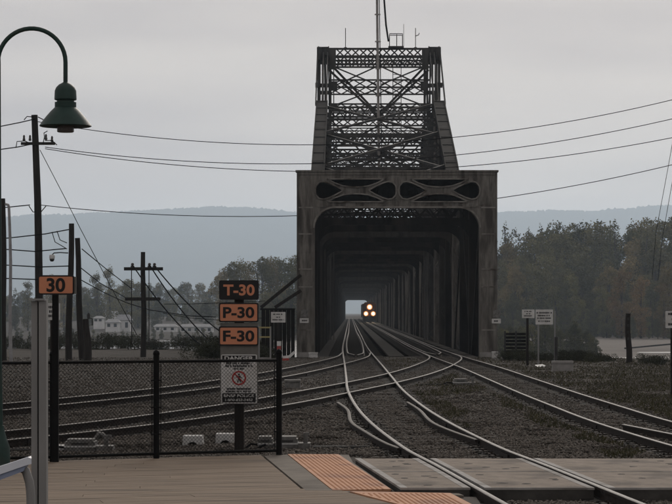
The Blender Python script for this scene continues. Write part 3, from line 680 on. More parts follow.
def knee_frame(y, ztop, zlow, half, thick, name, parent, m='steel_dark', r=1.0, solid=True):
    """sway frame: rounded knee plates under a lower and an upper strut, lattice between them"""
    inn = [(-half + .02 + r - r * math.cos(a), zlow - r + r * math.sin(a)) for a in np.linspace(0, math.pi / 2, 7)]
    top_ = ztop if solid else zlow + .28
    out = [(-half, top_), (-half, zlow - r)] + inn; out += [(-p[0], p[1]) for p in out[1:][::-1]] + [(half, top_)]
    me = filled([out], y, thick, name); me.materials.append(MATS[m]); o = link(name, me, parent)
    if not solid:
        b = MB(); lattice(b, (-half + .2, y, zlow + .34), (half - .2, y, zlow + .34), (0, 0, ztop - zlow - .4), pitch=.85, bar=.09, t=.12, th=.14); b.build('sway_lattice', m, o)
    return o
NODE = [0, 10, 20, 30, 40.3, 50.7, 61, 71, 77, 87, 97.3, 107.7, 118, 128, 138, 148]
TR = .42                # tower head raised by this much
ZT = [9.0, 9.0, 9.0, 9.0, 12.35, 15.5, 18.55, 23.6 + TR, 23.6 + TR, 18.55, 15.5, 12.35, 9.0, 9.0, 9.0, 9.0]
sp = thing('swing_bridge_span', 'dark steel through truss swing span with tall central tower', 'railway bridge', (0, SY, -1))
# portal
pw, ph = 5.12, 9.3
def arc(cx, cz, r, a0, a1, n=8): return [(cx + r * math.cos(R(a)), cz + r * math.sin(R(a))) for a in np.linspace(a0, a1, n)]
op = 4.2; oz = 7.45; rr = 1.05
outer = [(-pw, -.2), (-op, -.2), (-op, oz - rr)] + arc(-op + rr, oz - rr, rr, 180, 90)[1:] + arc(op - rr, oz - rr, rr, 90, 0) + [(op, -.2), (pw, -.2), (pw, ph), (-pw, ph)]
holes = []
def sc_(pts, cx, cz): return [(cx + p[0] * 2.06, cz + p[1] * .56) for p in pts]
lens_t = [(.67, 1.0), (-.67, 1.0), (-.5, .68), (-.3, .43), (-.1, .34), (.1, .34), (.3, .43), (.5, .68)]
dl = [(-.34, 0), (-.5, .33), (-.665, .6), (-.8, .74), (-.9, .68), (-.97, .4), (-1, 0), (-.97, -.4), (-.9, -.68), (-.8, -.74), (-.665, -.6), (-.5, -.33)]
for cx in (-2.1, 2.16):
    cz = 8.36
    holes += [sc_(lens_t, cx, cz), sc_([(p[0], -p[1]) for p in lens_t][::-1], cx, cz), sc_(dl, cx, cz), sc_([(-p[0], p[1]) for p in dl][::-1], cx, cz)]
me = filled([outer] + holes, SY, .5, 'portal_frame'); me.materials.append(MATS['steel_portal']); pfm = link('portal_frame', me, sp)
pfm['label'] = 'weathered grey portal with two pierced oval cross panels'
def part(name, m, fn, parent=sp, smooth=False, label=None):
    b = MB(); fn(b); o = b.build(name, m, parent, smooth=smooth)
    if label: o['label'] = label
    return o
def rim(loop, w_, closed=True):
    b = MB(); k_ = len(loop)
    for i in range(k_ if closed else k_ - 1):
        p, q = loop[i], loop[(i + 1) % k_]; b.beam((p[0], SY - .29, p[1]), (q[0], SY - .29, q[1]), w_, .075, (0, 1, 0))
    return b.build('rim', 'steel_rim', pfm)
for h_ in holes:
    cxh = sum(p[0] for p in h_) / len(h_); czh = sum(p[1] for p in h_) / len(h_); rim([(cxh + (p[0] - cxh) * 1.06, czh + (p[1] - czh) * 1.1) for p in h_], .06)
rim([(p[0] * 1.012, p[1] + .05) for p in outer[2:-4]], .09, False)
for x_, z0_, z1_ in ((0.03, 7.62, 9.12), (-4.25, 7.62, 9.12), (4.3, 7.62, 9.12), (-1.05, 7.5, 7.78), (1.05, 7.5, 7.78), (-3.1, 7.5, 7.78), (3.1, 7.5, 7.78)):
    part('splice_plate', 'steel_portal', lambda b: b.box(x_ - .12, x_ + .12, SY - .272, SY - .252, z0_, z1_), parent=pfm)
for s in (-1, 1):
    for z_ in (1.2, 3.4, 4.3, 6.1, 7.45): part('batten_plate', 'steel_rim', lambda b: b.box(s * 4.67 - .38, s * 4.67 + .38, SY - .27, SY - .253, z_, z_ + .07), parent=pfm)
part('portal_backing', 'steel_dark', lambda b: (b.box(-4.2, 4.2, SY + 1.6, SY + 1.75, 7.6, 9.25), b.box(-4.2, 4.2, SY + .3, SY + 1.55, 9.2, 9.26)))
part('top_cap', 'steel_portal', lambda b: b.box(-pw - .06, pw + .06, SY - .34, SY + .5, ph + .002, ph + .09))
for s in (-1, 1):
    part('end_post', 'steel_portal', lambda b: (b.box(s * 4.67 - .43, s * 4.67 + .43, SY + .252, SY + 1.0, -.2, 9.28)))
    for e in (-1, 1):       # flange angles along the post edges and the riveted splice plates
        part('flange_angle', 'steel_portal', lambda b: b.box(s * 4.67 + e * .4 - .045, s * 4.67 + e * .4 + .045, SY - .275, SY - .252, -.2, 7.3 if e == -s else 9.2), parent=pfm)
    for z in (2.3, 5.2, 7.0):
        part('splice_plate', 'steel_portal', lambda b: b.box(s * 4.67 - .35, s * 4.67 + .35, SY - .268, SY - .252, z, z + .35), parent=pfm)
    part('bearing_shoe', 'concrete', lambda b: (b.box(s * 4.67 - .55, s * 4.67 + .55, SY - .5, SY + 1.1, -.6, -.21), b.box(s * 4.67 - .45, s * 4.67 + .45, SY - .34, SY - .29, -.2, .1)))
part('portal_flange', 'steel_portal', lambda b: b.box(-4.1, 4.1, SY - .29, SY - .252, 7.5, 7.6), parent=pfm)
part('portal_flange', 'steel_portal', lambda b: b.box(-5.0, 5.0, SY - .29, SY - .252, 9.15, 9.28), parent=pfm)
def rivets(b):
    for s in (-1, 1):
        for e in (-1, 1):
            for z in np.arange(.1, 9.1, .22): b.box(s * 4.67 + e * .4 - .018, s * 4.67 + e * .4 + .018, SY - .3, SY - .275, z, z + .036)
    for x in np.arange(-4.9, 4.95, .2): b.box(x, x + .036, SY - .31, SY - .29, 9.19, 9.226)
    for x in np.arange(-4.0, 4.05, .2): b.box(x, x + .036, SY - .31, SY - .29, 7.53, 7.566)
part('rivets', 'steel_portal', rivets, parent=pfm)['kind'] = 'stuff'
# chords, posts, diagonals, sway frames
for s in (-1, 1):
    x = s * TX
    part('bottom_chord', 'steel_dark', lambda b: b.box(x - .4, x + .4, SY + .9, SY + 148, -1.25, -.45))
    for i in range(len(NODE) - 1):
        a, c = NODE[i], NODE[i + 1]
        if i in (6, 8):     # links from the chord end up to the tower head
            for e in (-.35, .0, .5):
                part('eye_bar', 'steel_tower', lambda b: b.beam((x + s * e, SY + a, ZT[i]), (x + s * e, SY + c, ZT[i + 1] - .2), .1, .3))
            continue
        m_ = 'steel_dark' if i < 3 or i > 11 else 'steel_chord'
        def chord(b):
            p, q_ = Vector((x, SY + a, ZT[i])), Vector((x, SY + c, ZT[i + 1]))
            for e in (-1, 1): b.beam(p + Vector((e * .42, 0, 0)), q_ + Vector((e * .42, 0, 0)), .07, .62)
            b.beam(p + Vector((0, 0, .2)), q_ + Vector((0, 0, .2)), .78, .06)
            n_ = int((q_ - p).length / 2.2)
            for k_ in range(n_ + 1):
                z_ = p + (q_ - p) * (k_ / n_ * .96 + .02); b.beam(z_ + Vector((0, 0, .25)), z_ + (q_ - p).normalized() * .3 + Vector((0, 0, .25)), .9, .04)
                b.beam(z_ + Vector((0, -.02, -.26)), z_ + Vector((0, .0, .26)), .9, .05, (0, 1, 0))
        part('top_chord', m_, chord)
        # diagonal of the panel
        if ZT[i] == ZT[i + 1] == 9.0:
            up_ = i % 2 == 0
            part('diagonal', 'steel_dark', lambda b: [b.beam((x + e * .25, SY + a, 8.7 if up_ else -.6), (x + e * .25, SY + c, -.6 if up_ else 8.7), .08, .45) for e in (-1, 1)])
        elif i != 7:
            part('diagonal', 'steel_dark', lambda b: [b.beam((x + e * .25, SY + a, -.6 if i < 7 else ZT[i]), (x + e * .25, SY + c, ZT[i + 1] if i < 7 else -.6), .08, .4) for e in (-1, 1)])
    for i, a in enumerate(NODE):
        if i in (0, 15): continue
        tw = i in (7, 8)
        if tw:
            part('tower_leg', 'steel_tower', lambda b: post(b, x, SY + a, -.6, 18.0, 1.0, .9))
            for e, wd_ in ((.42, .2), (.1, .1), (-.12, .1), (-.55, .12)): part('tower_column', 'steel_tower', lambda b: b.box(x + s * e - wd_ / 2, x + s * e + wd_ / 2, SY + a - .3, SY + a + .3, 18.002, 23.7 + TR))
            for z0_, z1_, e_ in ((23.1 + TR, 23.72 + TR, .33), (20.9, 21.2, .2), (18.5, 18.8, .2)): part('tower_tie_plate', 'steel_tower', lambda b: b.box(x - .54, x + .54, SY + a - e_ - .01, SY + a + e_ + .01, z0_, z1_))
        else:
            part('vertical_post', 'steel_skylit' if s > 0 and i in (3, 6, 10, 12, 14) else 'steel_mid' if i in (3, 5, 7, 12) else 'steel_dark', lambda b: post(b, x, SY + a, -.6, ZT[i], .7, .55))  # chosen right-hand posts get the lighter tone with daylight put into the colour
    # inner edge posts of the tower (paired slender columns seen beside the legs)
    for e in (.62, .85): part('tower_rod', 'steel_tower', lambda b: b.beam((x - s * e, SY + 70.6, -.4), (x - s * e, SY + 70.6, 23.3 + TR), .08, .1))
for i, a in enumerate(NODE):
    if i in (0, 15): continue
    y = SY + a; tz = ZT[i]
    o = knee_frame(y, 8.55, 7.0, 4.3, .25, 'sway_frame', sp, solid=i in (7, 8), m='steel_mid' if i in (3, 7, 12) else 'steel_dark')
    if tz > 9.5:
        m_ = 'steel_tower'; tw = i in (7, 8)
        if not tw: part('top_strut', m_, lambda b: lattice(b, (-4.2, y, tz - 1.0), (4.2, y, tz - 1.0), (0, 0, .75), pitch=.62, bar=.1, t=.16))
        z_ = 17.0 if tw else tz - 2.6
        while z_ > 8.8:
            part('cross_strut', m_, lambda b: lattice(b, (-4.1, y + .03, z_), (4.1, y + .03, z_), (0, 0, .5), pitch=.8, bar=.06))
            z_ -= 2.6 if tw else 3.2
        if not tw:
            part('sway_brace', m_, lambda b: (b.beam((-4.1, y, 8.8), (4.1, y, tz - 1), .12, .12), b.beam((4.1, y + .14, 8.8), (-4.1, y + .14, tz - 1), .12, .12)))
# the tower's own bracing
for y, k_ in ((SY + 71, 0), (SY + 77, 1)):
    hb = [(23.05 + TR, .62, .6, .11, .17), (20.9, .6, .95, .1, .13)] + ([(18.7, .6, .95, .09, .12)] if k_ else [(22.15 + TR, .55, .6, .1, .15), (18.9, .6, .95, .1, .13)])
    for z_, d_, pi_, ba_, t_ in hb: part('tower_beam', 'steel_tower', lambda b: lattice(b, (-4.2, y - .1, z_), (4.2, y - .1, z_), (0, 0, d_), pitch=pi_, bar=ba_, t=t_))
    if k_: continue
    for s in (-1, 1):
        for e in (0, .45):
            part('tower_brace', 'steel_tower', lambda b: b.beam((s * (4.15 - e * .55), y + .2, 22.3 + TR - (0 if e else .35)), (s * (.15 + e * .55) - s * .1, y + .2, 18.8 - (0 if e else .3) + e * .3), .18, .22, (0, 1, 0)))
        part('tower_brace', 'steel_tower', lambda b: b.beam((s * 4.1, y - .3, 20.8), (s * -.1, y - .3, 22.3 + TR), .11, .11, (0, 1, 0)))
        part('tower_brace', 'steel_tower', lambda b: b.beam((s * 4.1, y - .34, 19.2), (s * .2, y - .34, 20.7), .11, .11, (0, 1, 0)))
        part('tower_brace', 'steel_tower', lambda b: b.beam((s * 4.1, y - .34, 22.3 + TR), (s * .2, y - .34, 21.1), .11, .11, (0, 1, 0)))
        part('gusset_plate', 'steel_tower', lambda b: b.box(s * 3.85 - .28, s * 3.85 + .28, y - .56, y - .53, 21.9 + TR, 23.6 + TR))
        part('gusset_plate', 'steel_tower', lambda b: b.box(s * 3.75 - .3, s * 3.75 + .3, y - .56, y - .53, 20.55, 21.35))
        part('gusset_plate', 'steel_tower', lambda b: b.box(s * 3.75 - .3, s * 3.75 + .3, y - .56, y - .53, 18.8, 19.5))
for s in (-1, 1):
    part('tower_side_beam', 'steel_tower', lambda b: (b.beam((s * TX, SY + 71.4, 23.3 + TR), (s * TX, SY + 76.6, 23.3 + TR), .5, .6), lattice(b, (s * TX, SY + 71.4, 19), (s * TX, SY + 76.6, 19), (0, 0, .7)), b.beam((s * TX, SY + 71.4, 14), (s * TX, SY + 76.6, 19), .12, .12), b.beam((s * TX, SY + 71.4, 19), (s * TX, SY + 76.6, 14), .12, .12)))
    part('hinge_pin', 'steel_tower', lambda b: b.lathe([(.02, -.55), (.2, -.55), (.2, .55), (.02, .55)], (s * 4.95, SY + 70.3, 23.2 + TR), 10))
    part('hinge_pin', 'steel_tower', lambda b: b.lathe([(.02, -.2), (.18, -.2), (.18, .2), (.02, .2)], (s * 5.1, SY + 70.3, 21.0), 10))
# laterals between the chords
for i in range(len(NODE) - 1):
    a, c = NODE[i], NODE[i + 1]
    if i in (6, 7, 8): continue
    m_ = 'steel_dark' if ZT[i] == ZT[i + 1] else 'steel_tower'; ym = SY + (a + c) / 2; zm = (ZT[i] + ZT[i + 1]) / 2
    part('top_lateral', m_, lambda b: (b.beam((-4.2, SY + a, ZT[i]), (4.2, SY + c, ZT[i + 1]), .2, .16), b.beam((4.2, SY + a, ZT[i] - .2), (-4.2, SY + c, ZT[i + 1] - .2), .2, .16)))
    if zm > 9.5: part('cross_strut', m_, lambda b: (lattice(b, (-4.2, ym, zm - .6), (4.2, ym, zm - .6), (0, 0, .5), pitch=.6, bar=.09, t=.13), b.beam((-4.2, ym + .2, zm - 2.6), (0, ym + .2, zm - .5), .11, .11), b.beam((4.2, ym + .2, zm - 2.6), (0, ym + .2, zm - .5), .11, .11)))
    else: part('cross_strut', m_, lambda b: lattice(b, (-4.2, ym, 8.2), (4.2, ym, 8.2), (0, 0, .6), pitch=.7, bar=.06, t=.1))
# deck
def deck(b, y0, y1):
    for x in (-3.6, -2.85, -1.35, 1.35, 2.85, 3.6): b.box(x - .15, x + .15, y0, y1, -1.1, -.4)
    for y in np.arange(y0 + .3, y1, 5.0): b.box(-4.3, 4.3, y, y + .35, -1.3, -.42)
def tie_row(b, y0, y1):
    for x in (-2.1, 2.1):
        for y in np.arange(y0 + .2, y1 - .2, .52): b.box(x - 1.4, x + 1.4, y, y + .24, -.4, -.175)
part('deck_girders', 'steel_dark', lambda b: deck(b, SY + .6, SY + 148))
part('bridge_ties', 'timber_dark', lambda b: tie_row(b, SY + .6, SY + 148))['kind'] = 'stuff'
part('centre_walkway', 'walkway', lambda b: b.box(-.4, .4, SY + .6, SY + 148, -.24, -.12))
for s in (-1, 1): part('side_walkway', 'timber_dark', lambda b: b.box(s * 3.85 - .3, s * 3.85 + .3, SY + .6, SY + 148, -.28, -.16))
part('centre_pier', 'concrete', lambda b: b.lathe([(5.6, -12), (5.3, -2.4), (5.6, -2.2), (5.6, -1.5)], (0, SY + 74, 0), 28))
part('end_pier', 'concrete', lambda b: b.box(-6.0, 6.0, SY + 146.5, SY + 150, -12, -1.4))
part('abutment', 'concrete', lambda b: b.box(-6.4, 6.4, SY - .8, SY + 2.5, -9, -.62))
# things on top of the tower
my = SY + 58.5; mz = 0
t = thing('mast', 'tall pale mast rising in front of the tower above the portal', 'mast', (at(379, 0, my).x, my, 8.4))
x0_, x1_ = at(380, 172, my).x, at(376.3, 0, my).x
part('pole', 'steel_mast', lambda b: b.tube([(x0_, my, 7.6), (x1_, my, 31)], [.11, .09], 10), t, True)
part('cable', 'wire', lambda b: b.tube([(x0_ + .22, my - .1, 9), (x1_ + .17, my - .1, 30)], .035, 6), t)
for z in np.arange(10.5, 30, 2.1): part('cable_clip', 'steel_mast', lambda b: b.box(x0_ + (x1_ - x0_) * (z - 7.6) / 23.4 - .2, x0_ + (x1_ - x0_) * (z - 7.6) / 23.4 + .25, my - .22, my - .14, z, z + .1), t)
ty = SY + 71; zz = 23.75 + TR
p0_ = at(388.5, 41.5, ty - 1)
tag(MB().build('dummy', 'wire') if False else part('power_cable', 'wire', lambda b: b.tube([(p0_.x, ty - 1, p0_.z), (at(386, 25, ty - 1).x, ty - 1, at(0, 25, ty - 1).z), (at(382, -30, ty - 1).x, ty - 1, at(0, -30, ty - 1).z)], .075, 8), None), 'thick dark cable hanging down to the tower top cage', 'cable')
for px, pt, nm in ((345.5, 28, 'thin whip antenna on the left of the tower top'), (415.5, 28, 'thin whip antenna with side arm on the right of the tower top')):
    c = at(px, 47, ty); t = thing('antenna', nm, 'antenna', (c.x, ty, zz))
    part('whip', 'wire', lambda b: b.tube([(c.x, ty, zz - .1), (c.x, ty, at(0, pt, ty).z)], .03, 6), t)
    part('bracket', 'steel_tower', lambda b: b.box(c.x - .12, c.x + .12, ty - .12, ty + .12, zz - .12, zz + .06), t)
    if px > 400: part('side_arm', 'wire', lambda b: b.tube([(c.x, ty, at(0, 36, ty).z), (c.x + .25, ty, at(0, 35, ty).z), (c.x + .32, ty, at(0, 33, ty).z)], .035, 6), t)
t = thing('roof_cage', 'small railed cage platform on the tower top beside the cable', 'platform', (at(396, 0, ty).x, ty, zz))
xa_, xb_, zt_ = at(389.5, 0, ty).x, at(402.5, 0, ty).x, at(0, 34.5, ty).z
part('floor', 'steel_tower', lambda b: b.box(xa_ - .1, xb_ + .1, ty - .6, ty + .6, zz + .0, zz + .1), t)
for yy_ in (ty - .5, ty + .5):
    for xx_ in (xa_, xa_ + .6, xb_): part('baluster', 'steel_tower', lambda b: b.beam((xx_, yy_, zz + .1), (xx_, yy_, zt_), .05, .05), t)
    part('rail', 'steel_tower', lambda b: b.beam((xa_, yy_, zt_), (xb_, yy_, zt_), .06, .06), t)
part('light_rod', 'wire', lambda b: b.tube([(xb_ + .1, ty, zz), (xb_ + .1, ty, at(0, 24, ty).z)], .02, 5), t)
for px, lab in ((386, 'left'), (395.5, 'right')):
    pass
t = thing('ladder', 'caged ladder behind the tower bracing right of the mast', 'ladder', (at(397, 0, ty + 5).x, ty + 5, 14))
for e in (-.35, .35): part('stile', 'steel_tower', lambda b: b.beam((at(397, 0, ty + 5).x + e, ty + 5, 12), (at(397, 0, ty + 5).x + e, ty + 5, 23.6), .06, .06), t)
for z in np.arange(12.3, 23.5, .6): part('rung', 'steel_tower', lambda b: b.beam((at(397, 0, ty + 5).x - .35, ty + 5, z), (at(397, 0, ty + 5).x + .35, ty + 5, z), .04, .04), t)

# ------------------------------------------------------------------ fixed spans beyond
FY = SY + 149.0; FL = 74.0
def fixed_span():
    t = thing('fixed_truss_span', 'x', 'railway bridge', (0, FY, -1), 'fixed truss spans beyond the swing span')
    n_ = 7; pl = (FL - 1) / n_
    for s in (-1, 1):
        x = s * TX
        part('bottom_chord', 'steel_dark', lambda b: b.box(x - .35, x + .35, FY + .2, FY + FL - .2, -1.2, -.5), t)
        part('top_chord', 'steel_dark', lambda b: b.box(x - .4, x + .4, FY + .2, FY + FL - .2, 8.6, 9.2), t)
        for i in range(n_ + 1): part('vertical_post', 'steel_skylit' if s > 0 and i in (0, 2, 4, n_) else 'steel_dark', lambda b: post(b, x, FY + .5 + i * pl, -.5, 8.6, .8 if i in (0, n_) else .6, .6, pitch=1.5), t)
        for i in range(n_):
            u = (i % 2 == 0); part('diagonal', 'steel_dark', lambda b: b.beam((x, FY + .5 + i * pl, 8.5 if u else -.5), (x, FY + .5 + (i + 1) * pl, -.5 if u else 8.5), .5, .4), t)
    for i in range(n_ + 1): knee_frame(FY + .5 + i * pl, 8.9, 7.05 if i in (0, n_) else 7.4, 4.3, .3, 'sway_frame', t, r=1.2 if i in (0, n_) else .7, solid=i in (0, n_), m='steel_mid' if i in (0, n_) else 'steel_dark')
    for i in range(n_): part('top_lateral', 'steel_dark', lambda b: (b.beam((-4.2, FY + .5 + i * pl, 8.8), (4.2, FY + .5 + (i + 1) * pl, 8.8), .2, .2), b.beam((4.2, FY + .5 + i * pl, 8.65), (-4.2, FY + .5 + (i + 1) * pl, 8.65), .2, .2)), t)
    part('deck_girders', 'steel_dark', lambda b: deck(b, FY, FY + FL - .1), t)
    part('bridge_ties', 'timber_dark', lambda b: tie_row(b, FY, FY + FL - .1), t)['kind'] = 'stuff'
    part('centre_walkway', 'walkway', lambda b: b.box(-.4, .4, FY, FY + FL - .1, -.24, -.12), t)
    for s in (-1, 1): part('side_walkway', 'timber_dark', lambda b: b.box(s * 3.85 - .3, s * 3.85 + .3, FY, FY + FL - .1, -.28, -.16), t)
    part('pier', 'concrete', lambda b: b.box(-6, 6, FY + FL - 2, FY + FL + 1.5, -12, -1.3), t)
    return t
fs0 = fixed_span()
for i, nm in enumerate(['nearest', 'second', 'third', 'fourth, holding the oncoming train', 'fifth', 'sixth', 'seventh', 'farthest']):
    o = fs0 if i == 0 else copy_tree(fs0)
    o.location = (0, FY + i * FL, -1); o['label'] = 'fixed steel truss span seen through the portal beyond the tower, ' + nm

# ------------------------------------------------------------------ oncoming train
TY = 512.0; tx = 2.1
t = thing('locomotive', 'dark orange locomotive with three bright headlights coming through the bridge', 'locomotive', (tx, TY, -.05))
part('frame', 'train_dark', lambda b: b.box(tx - 1.5, tx + 1.5, TY, TY + 20, .95, 1.35), t)
part('pilot', 'train_dark', lambda b: b.add([(tx - 1.4, TY - .05, .15), (tx + 1.4, TY - .05, .15), (tx + 1.45, TY + .3, .949), (tx - 1.45, TY + .3, .949), (tx - 1.4, TY + .5, .15), (tx + 1.4, TY + .5, .15), (tx + 1.45, TY + .5, .949), (tx - 1.45, TY + .5, .949)], [(0, 1, 2, 3), (7, 6, 5, 4), (0, 4, 5, 1), (1, 5, 6, 2), (2, 6, 7, 3), (3, 7, 4, 0)]), t)
part('nose', 'train_orange', lambda b: b.add([(tx - 1.0, TY + .5, 1.351), (tx + 1.0, TY + .5, 1.351), (tx + .8, TY + .6, 3.0), (tx - .8, TY + .6, 3.0), (tx - 1.2, TY + 2.4, 1.351), (tx + 1.2, TY + 2.4, 1.351), (tx + 1.1, TY + 2.4, 3.2), (tx - 1.1, TY + 2.4, 3.2)], [(0, 1, 2, 3), (7, 6, 5, 4), (0, 4, 5, 1), (1, 5, 6, 2), (2, 6, 7, 3), (3, 7, 4, 0)]), t)
cab = part('cab', 'train_orange', lambda b: b.add([(tx + q[0], TY + yy, q[1]) for yy in (2.41, 5) for q in ((-1.5, 1.351), (1.5, 1.351), (1.5, 4.1), (1.0, 4.6), (-1.0, 4.6), (-1.5, 4.1))], [(0, 1, 2, 3, 4, 5), (11, 10, 9, 8, 7, 6)] + [(i, i + 6, (i + 1) % 6 + 6, (i + 1) % 6) for i in range(6)]), t)
for s in (-1, 1): part('windshield', 'window_glass', lambda b: b.box(tx + s * .7 - .5, tx + s * .7 + .5, TY + 2.38, TY + 2.405, 3.25, 3.95), cab)
part('hood', 'train_dark', lambda b: b.box(tx - 1.0, tx + 1.0, TY + 5.01, TY + 19, 1.351, 4.4), t)
for s in (-1, 1): part('truck', 'train_dark', lambda b: b.box(tx - 1.2, tx + 1.2, TY + (2 if s < 0 else 14), TY + (6 if s < 0 else 18), .1, .94), t)
part('coupler', 'train_dark', lambda b: b.box(tx - .15, tx + .15, TY - .5, TY - .06, .75, 1.0), t)
def disc(b, x, y, z, r, n_=12): b.add([(x + r * math.cos(q), y, z + r * math.sin(q)) for q in np.linspace(0, 2 * math.pi, n_ + 1)[:-1]] + [(x + r * math.cos(q), y + .1, z + r * math.sin(q)) for q in np.linspace(0, 2 * math.pi, n_ + 1)[:-1]], [tuple(range(n_))] + [(i, i + n_, (i + 1) % n_ + n_, (i + 1) % n_) for i in range(n_)])
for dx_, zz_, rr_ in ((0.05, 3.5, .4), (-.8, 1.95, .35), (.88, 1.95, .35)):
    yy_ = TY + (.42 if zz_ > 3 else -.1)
    hl = part('headlight', 'headlight_glare', lambda b: disc(b, tx + dx_, yy_, zz_, rr_ * 1.6, 16), t)  # oversized glowing discs round the bulb are added as its glare
    part('glow_ring', 'headlight_glow', lambda b: disc(b, tx + dx_, yy_ - .015, zz_, rr_ * 1.0, 16), hl)
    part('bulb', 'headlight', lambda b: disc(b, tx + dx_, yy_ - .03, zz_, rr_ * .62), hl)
    lt = bpy.data.lights.new('headlight_beam', 'SPOT'); lt.energy = 2500; lt.color = (1, .78, .5); lt.spot_size = R(22); lt.spot_blend = .6; lt.shadow_soft_size = .2
    lo = bpy.data.objects.new('headlight_beam', lt); col.objects.link(lo); lo.location = Vector((tx + dx_, yy_ - .15, zz_)) - worg(t); lo.rotation_euler = (R(-88.5), 0, 0); lo.parent = t
t2 = thing('freight_train', 'dark train cars behind the locomotive inside the bridge', 'train car', (tx, TY + 21, 0))
for i in range(4): part('car_body', 'train_dark', lambda b: b.box(tx - 1.5, tx + 1.5, TY + 21 + i * 18, TY + 38.4 + i * 18, 1.0, 4.3), t2)
for i in range(4): part('truck', 'train_dark', lambda b: b.box(tx - 1.1, tx + 1.1, TY + 22 + i * 18, TY + 37 + i * 18, .1, .99), t2)

# ------------------------------------------------------------------ poles and wires
def wpole(px_top, py_top, px_bot, Y, rad, label, z0=None, name='utility_pole', m='pole_wood', group=None):
    a = at(px_top, py_top, Y); bx_ = at(px_bot, 340, Y).x; zb = gz(bx_, Y) - .3
    # continue the lean down to the ground
    fz = (a.z - zb) / (a.z - at(0, 340, Y).z); xb_ = a.x + (bx_ - a.x) * fz
    t = thing(name, label, 'pole', (xb_, Y, zb), group)
    pts = [Vector((xb_, Y, zb)).lerp(a, k_) + Vector((.03 * math.sin(k_ * 7 + px_top), 0, 0)) for k_ in np.linspace(0, 1, 7)]
    part('shaft', m, lambda b: b.tube(pts, [rad * 1.15 - rad * .3 * k_ for k_ in np.linspace(0, 1, 7)], 12), t, True)
    return t, a
def insul(b, p, r=.06, h=.2): b.lathe([(r * .5, 0), (r, .02), (r, h * .4), (r * .6, h * .5), (r * .9, h * .65), (r * .5, h)], p, 8)
def strand(pts, r, label, cat='wire', name='overhead_wire', group=None):
    b = MB(); b.tube(pts, r, 5); o = b.build(name, 'wire', origin=pts[0]); return tag(o, label, cat, group)
YT = 112.0
t, a = wpole(35, 115, 40.5, YT, .19, 'tallest wooden utility pole at left, with wires at its top', group='wooden poles on the left')
za = at(0, 144.5, YT).z
part('crossarm', 'pole_wood', lambda b: b.beam(at(21, 143.5, YT - .2), at(55, 143.5, YT - .2), .13, .14), t)
for px, py in ((24, 141), (30, 141), (46, 140), (52, 142)):
    part('insulator', 'insulator', lambda b: insul(b, at(px, py, YT - .2), .07, .3), t)
for pts in ([(16, 148), (17, 141.5), (25, 141), (33, 145)], [(45, 140.5), (52, 140.5), (57, 145)], [(24, 120), (27, 116.5), (34, 117)], [(38, 117), (44, 120)], [(43, 144), (44.5, 137), (44, 133), (47.5, 131)], [(29, 206), (33, 212), (36, 212)], [(41, 212), (46, 206)]):
    part('jumper', 'wire', lambda b: b.tube([at(p[0], p[1], YT - .25) for p in pts], .025, 5), t)
def fit(pts, xs_):
    A_ = np.polyfit([p[0] for p in pts], [p[1] for p in pts], 2); return [(x, float(np.polyval(A_, x))) for x in xs_]
wires = [([(38, 122), (90, 129.5), (310, 145.5), (452, 137), (672, 100)], 'uppermost wire running from the tall pole past the tower'),
         ([(45, 147), (305, 164), (455, 155), (672, 119)], 'second wire from the top crossing behind the portal'),
         ([(45, 148.5), (305, 172.5), (455, 166), (672, 138)], 'third wire from the top crossing behind the portal'),
         ([(41, 205), (299, 216), (497, 198), (672, 165)], 'lowest long wire passing behind the portal over the hills')]
for k, (pts, lab) in enumerate(wires):
    pp = fit(pts, np.arange(pts[0][0], 781, 20)); Yw = lambda x: YT + (SY + 4.2 - YT) * min(1, max(0, (x - 38) / 200.0))
    strand([at(x, y, Yw(x)) for x, y in pp], .02, lab, group='long wires crossing the picture')
for pts, lab in (([(-40, 135), (0, 126.5), (20, 122.5), (35, 119)], 'topmost short wire from the tall pole to the left edge'), ([(-40, 153), (0, 149.5), (18, 147), (30, 144.5)], 'wire from the crossarm of the tall pole to the left edge'), ([(-40, 210), (0, 208), (30, 205)], 'thin wire from the left edge to the middle of the tall pole')):
    strand([at(x, y, YT - .2) for x, y in pts], .028, lab)
strand([at(40, 150, YT), at(65, 198, YT - 1), at(80, 228, YT - 2), at(110, 285, YT - 4), at(137, 335, YT - 6)], .018, 'thin guy wire slanting down right from the tall pole')
Y7 = 108.0
t7, _ = wpole(71.5, 223.5, 69, Y7, .15, 'wooden pole with a small white lamp, left of the leaning pole', group='wooden poles on the left')
part('lamp_arm', 'wire', lambda b: b.tube([at(68, 253, Y7 - .1), at(60, 252.5, Y7 - .4), at(54, 253, Y7 - .5), at(52, 255, Y7 - .5)], .03, 6), t7)
part('lamp_head', 'paint_white', lambda b: b.lathe([(.06, .02), (.13, .0), (.14, -.16), (.1, -.2)][::-1], at(52, 255, Y7 - .5), 12), t7, True)
part('lamp_lens', 'box_dark', lambda b: b.lathe([(.11, -.2), (.12, -.24), (.06, -.32)][::-1], at(52, 255, Y7 - .5), 12), t7, True)
for pts in ([(52, 232), (55, 242), (62, 246), (67, 249)], [(57, 231), (60, 240), (67, 243)]): part('jumper', 'wire', lambda b: b.tube(catmull([at(p[0], p[1], Y7 - .2) for p in pts], .3), .022, 5), t7)
wpole(77, 238, 81, Y7 + 2, .15, 'leaning wooden pole right of the pole with the white lamp', group='wooden poles on the left')
wpole(3, 198.5, 3.5, 104, .14, 'dark wooden pole at the left edge beside a pale pipe', group='wooden poles on the left')
tp, pa = wpole(9.3, 207.5, 11, 103.2, .075, 'slim pale metal pipe beside the pole at the left edge', name='metal_pipe', m='pole_pipe')
part('elbow', 'pole_pipe', lambda b: b.tube([pa, pa + Vector((-.05, 0, .12)), pa + Vector((-.2, 0, .16))], .06, 8), tp, True)
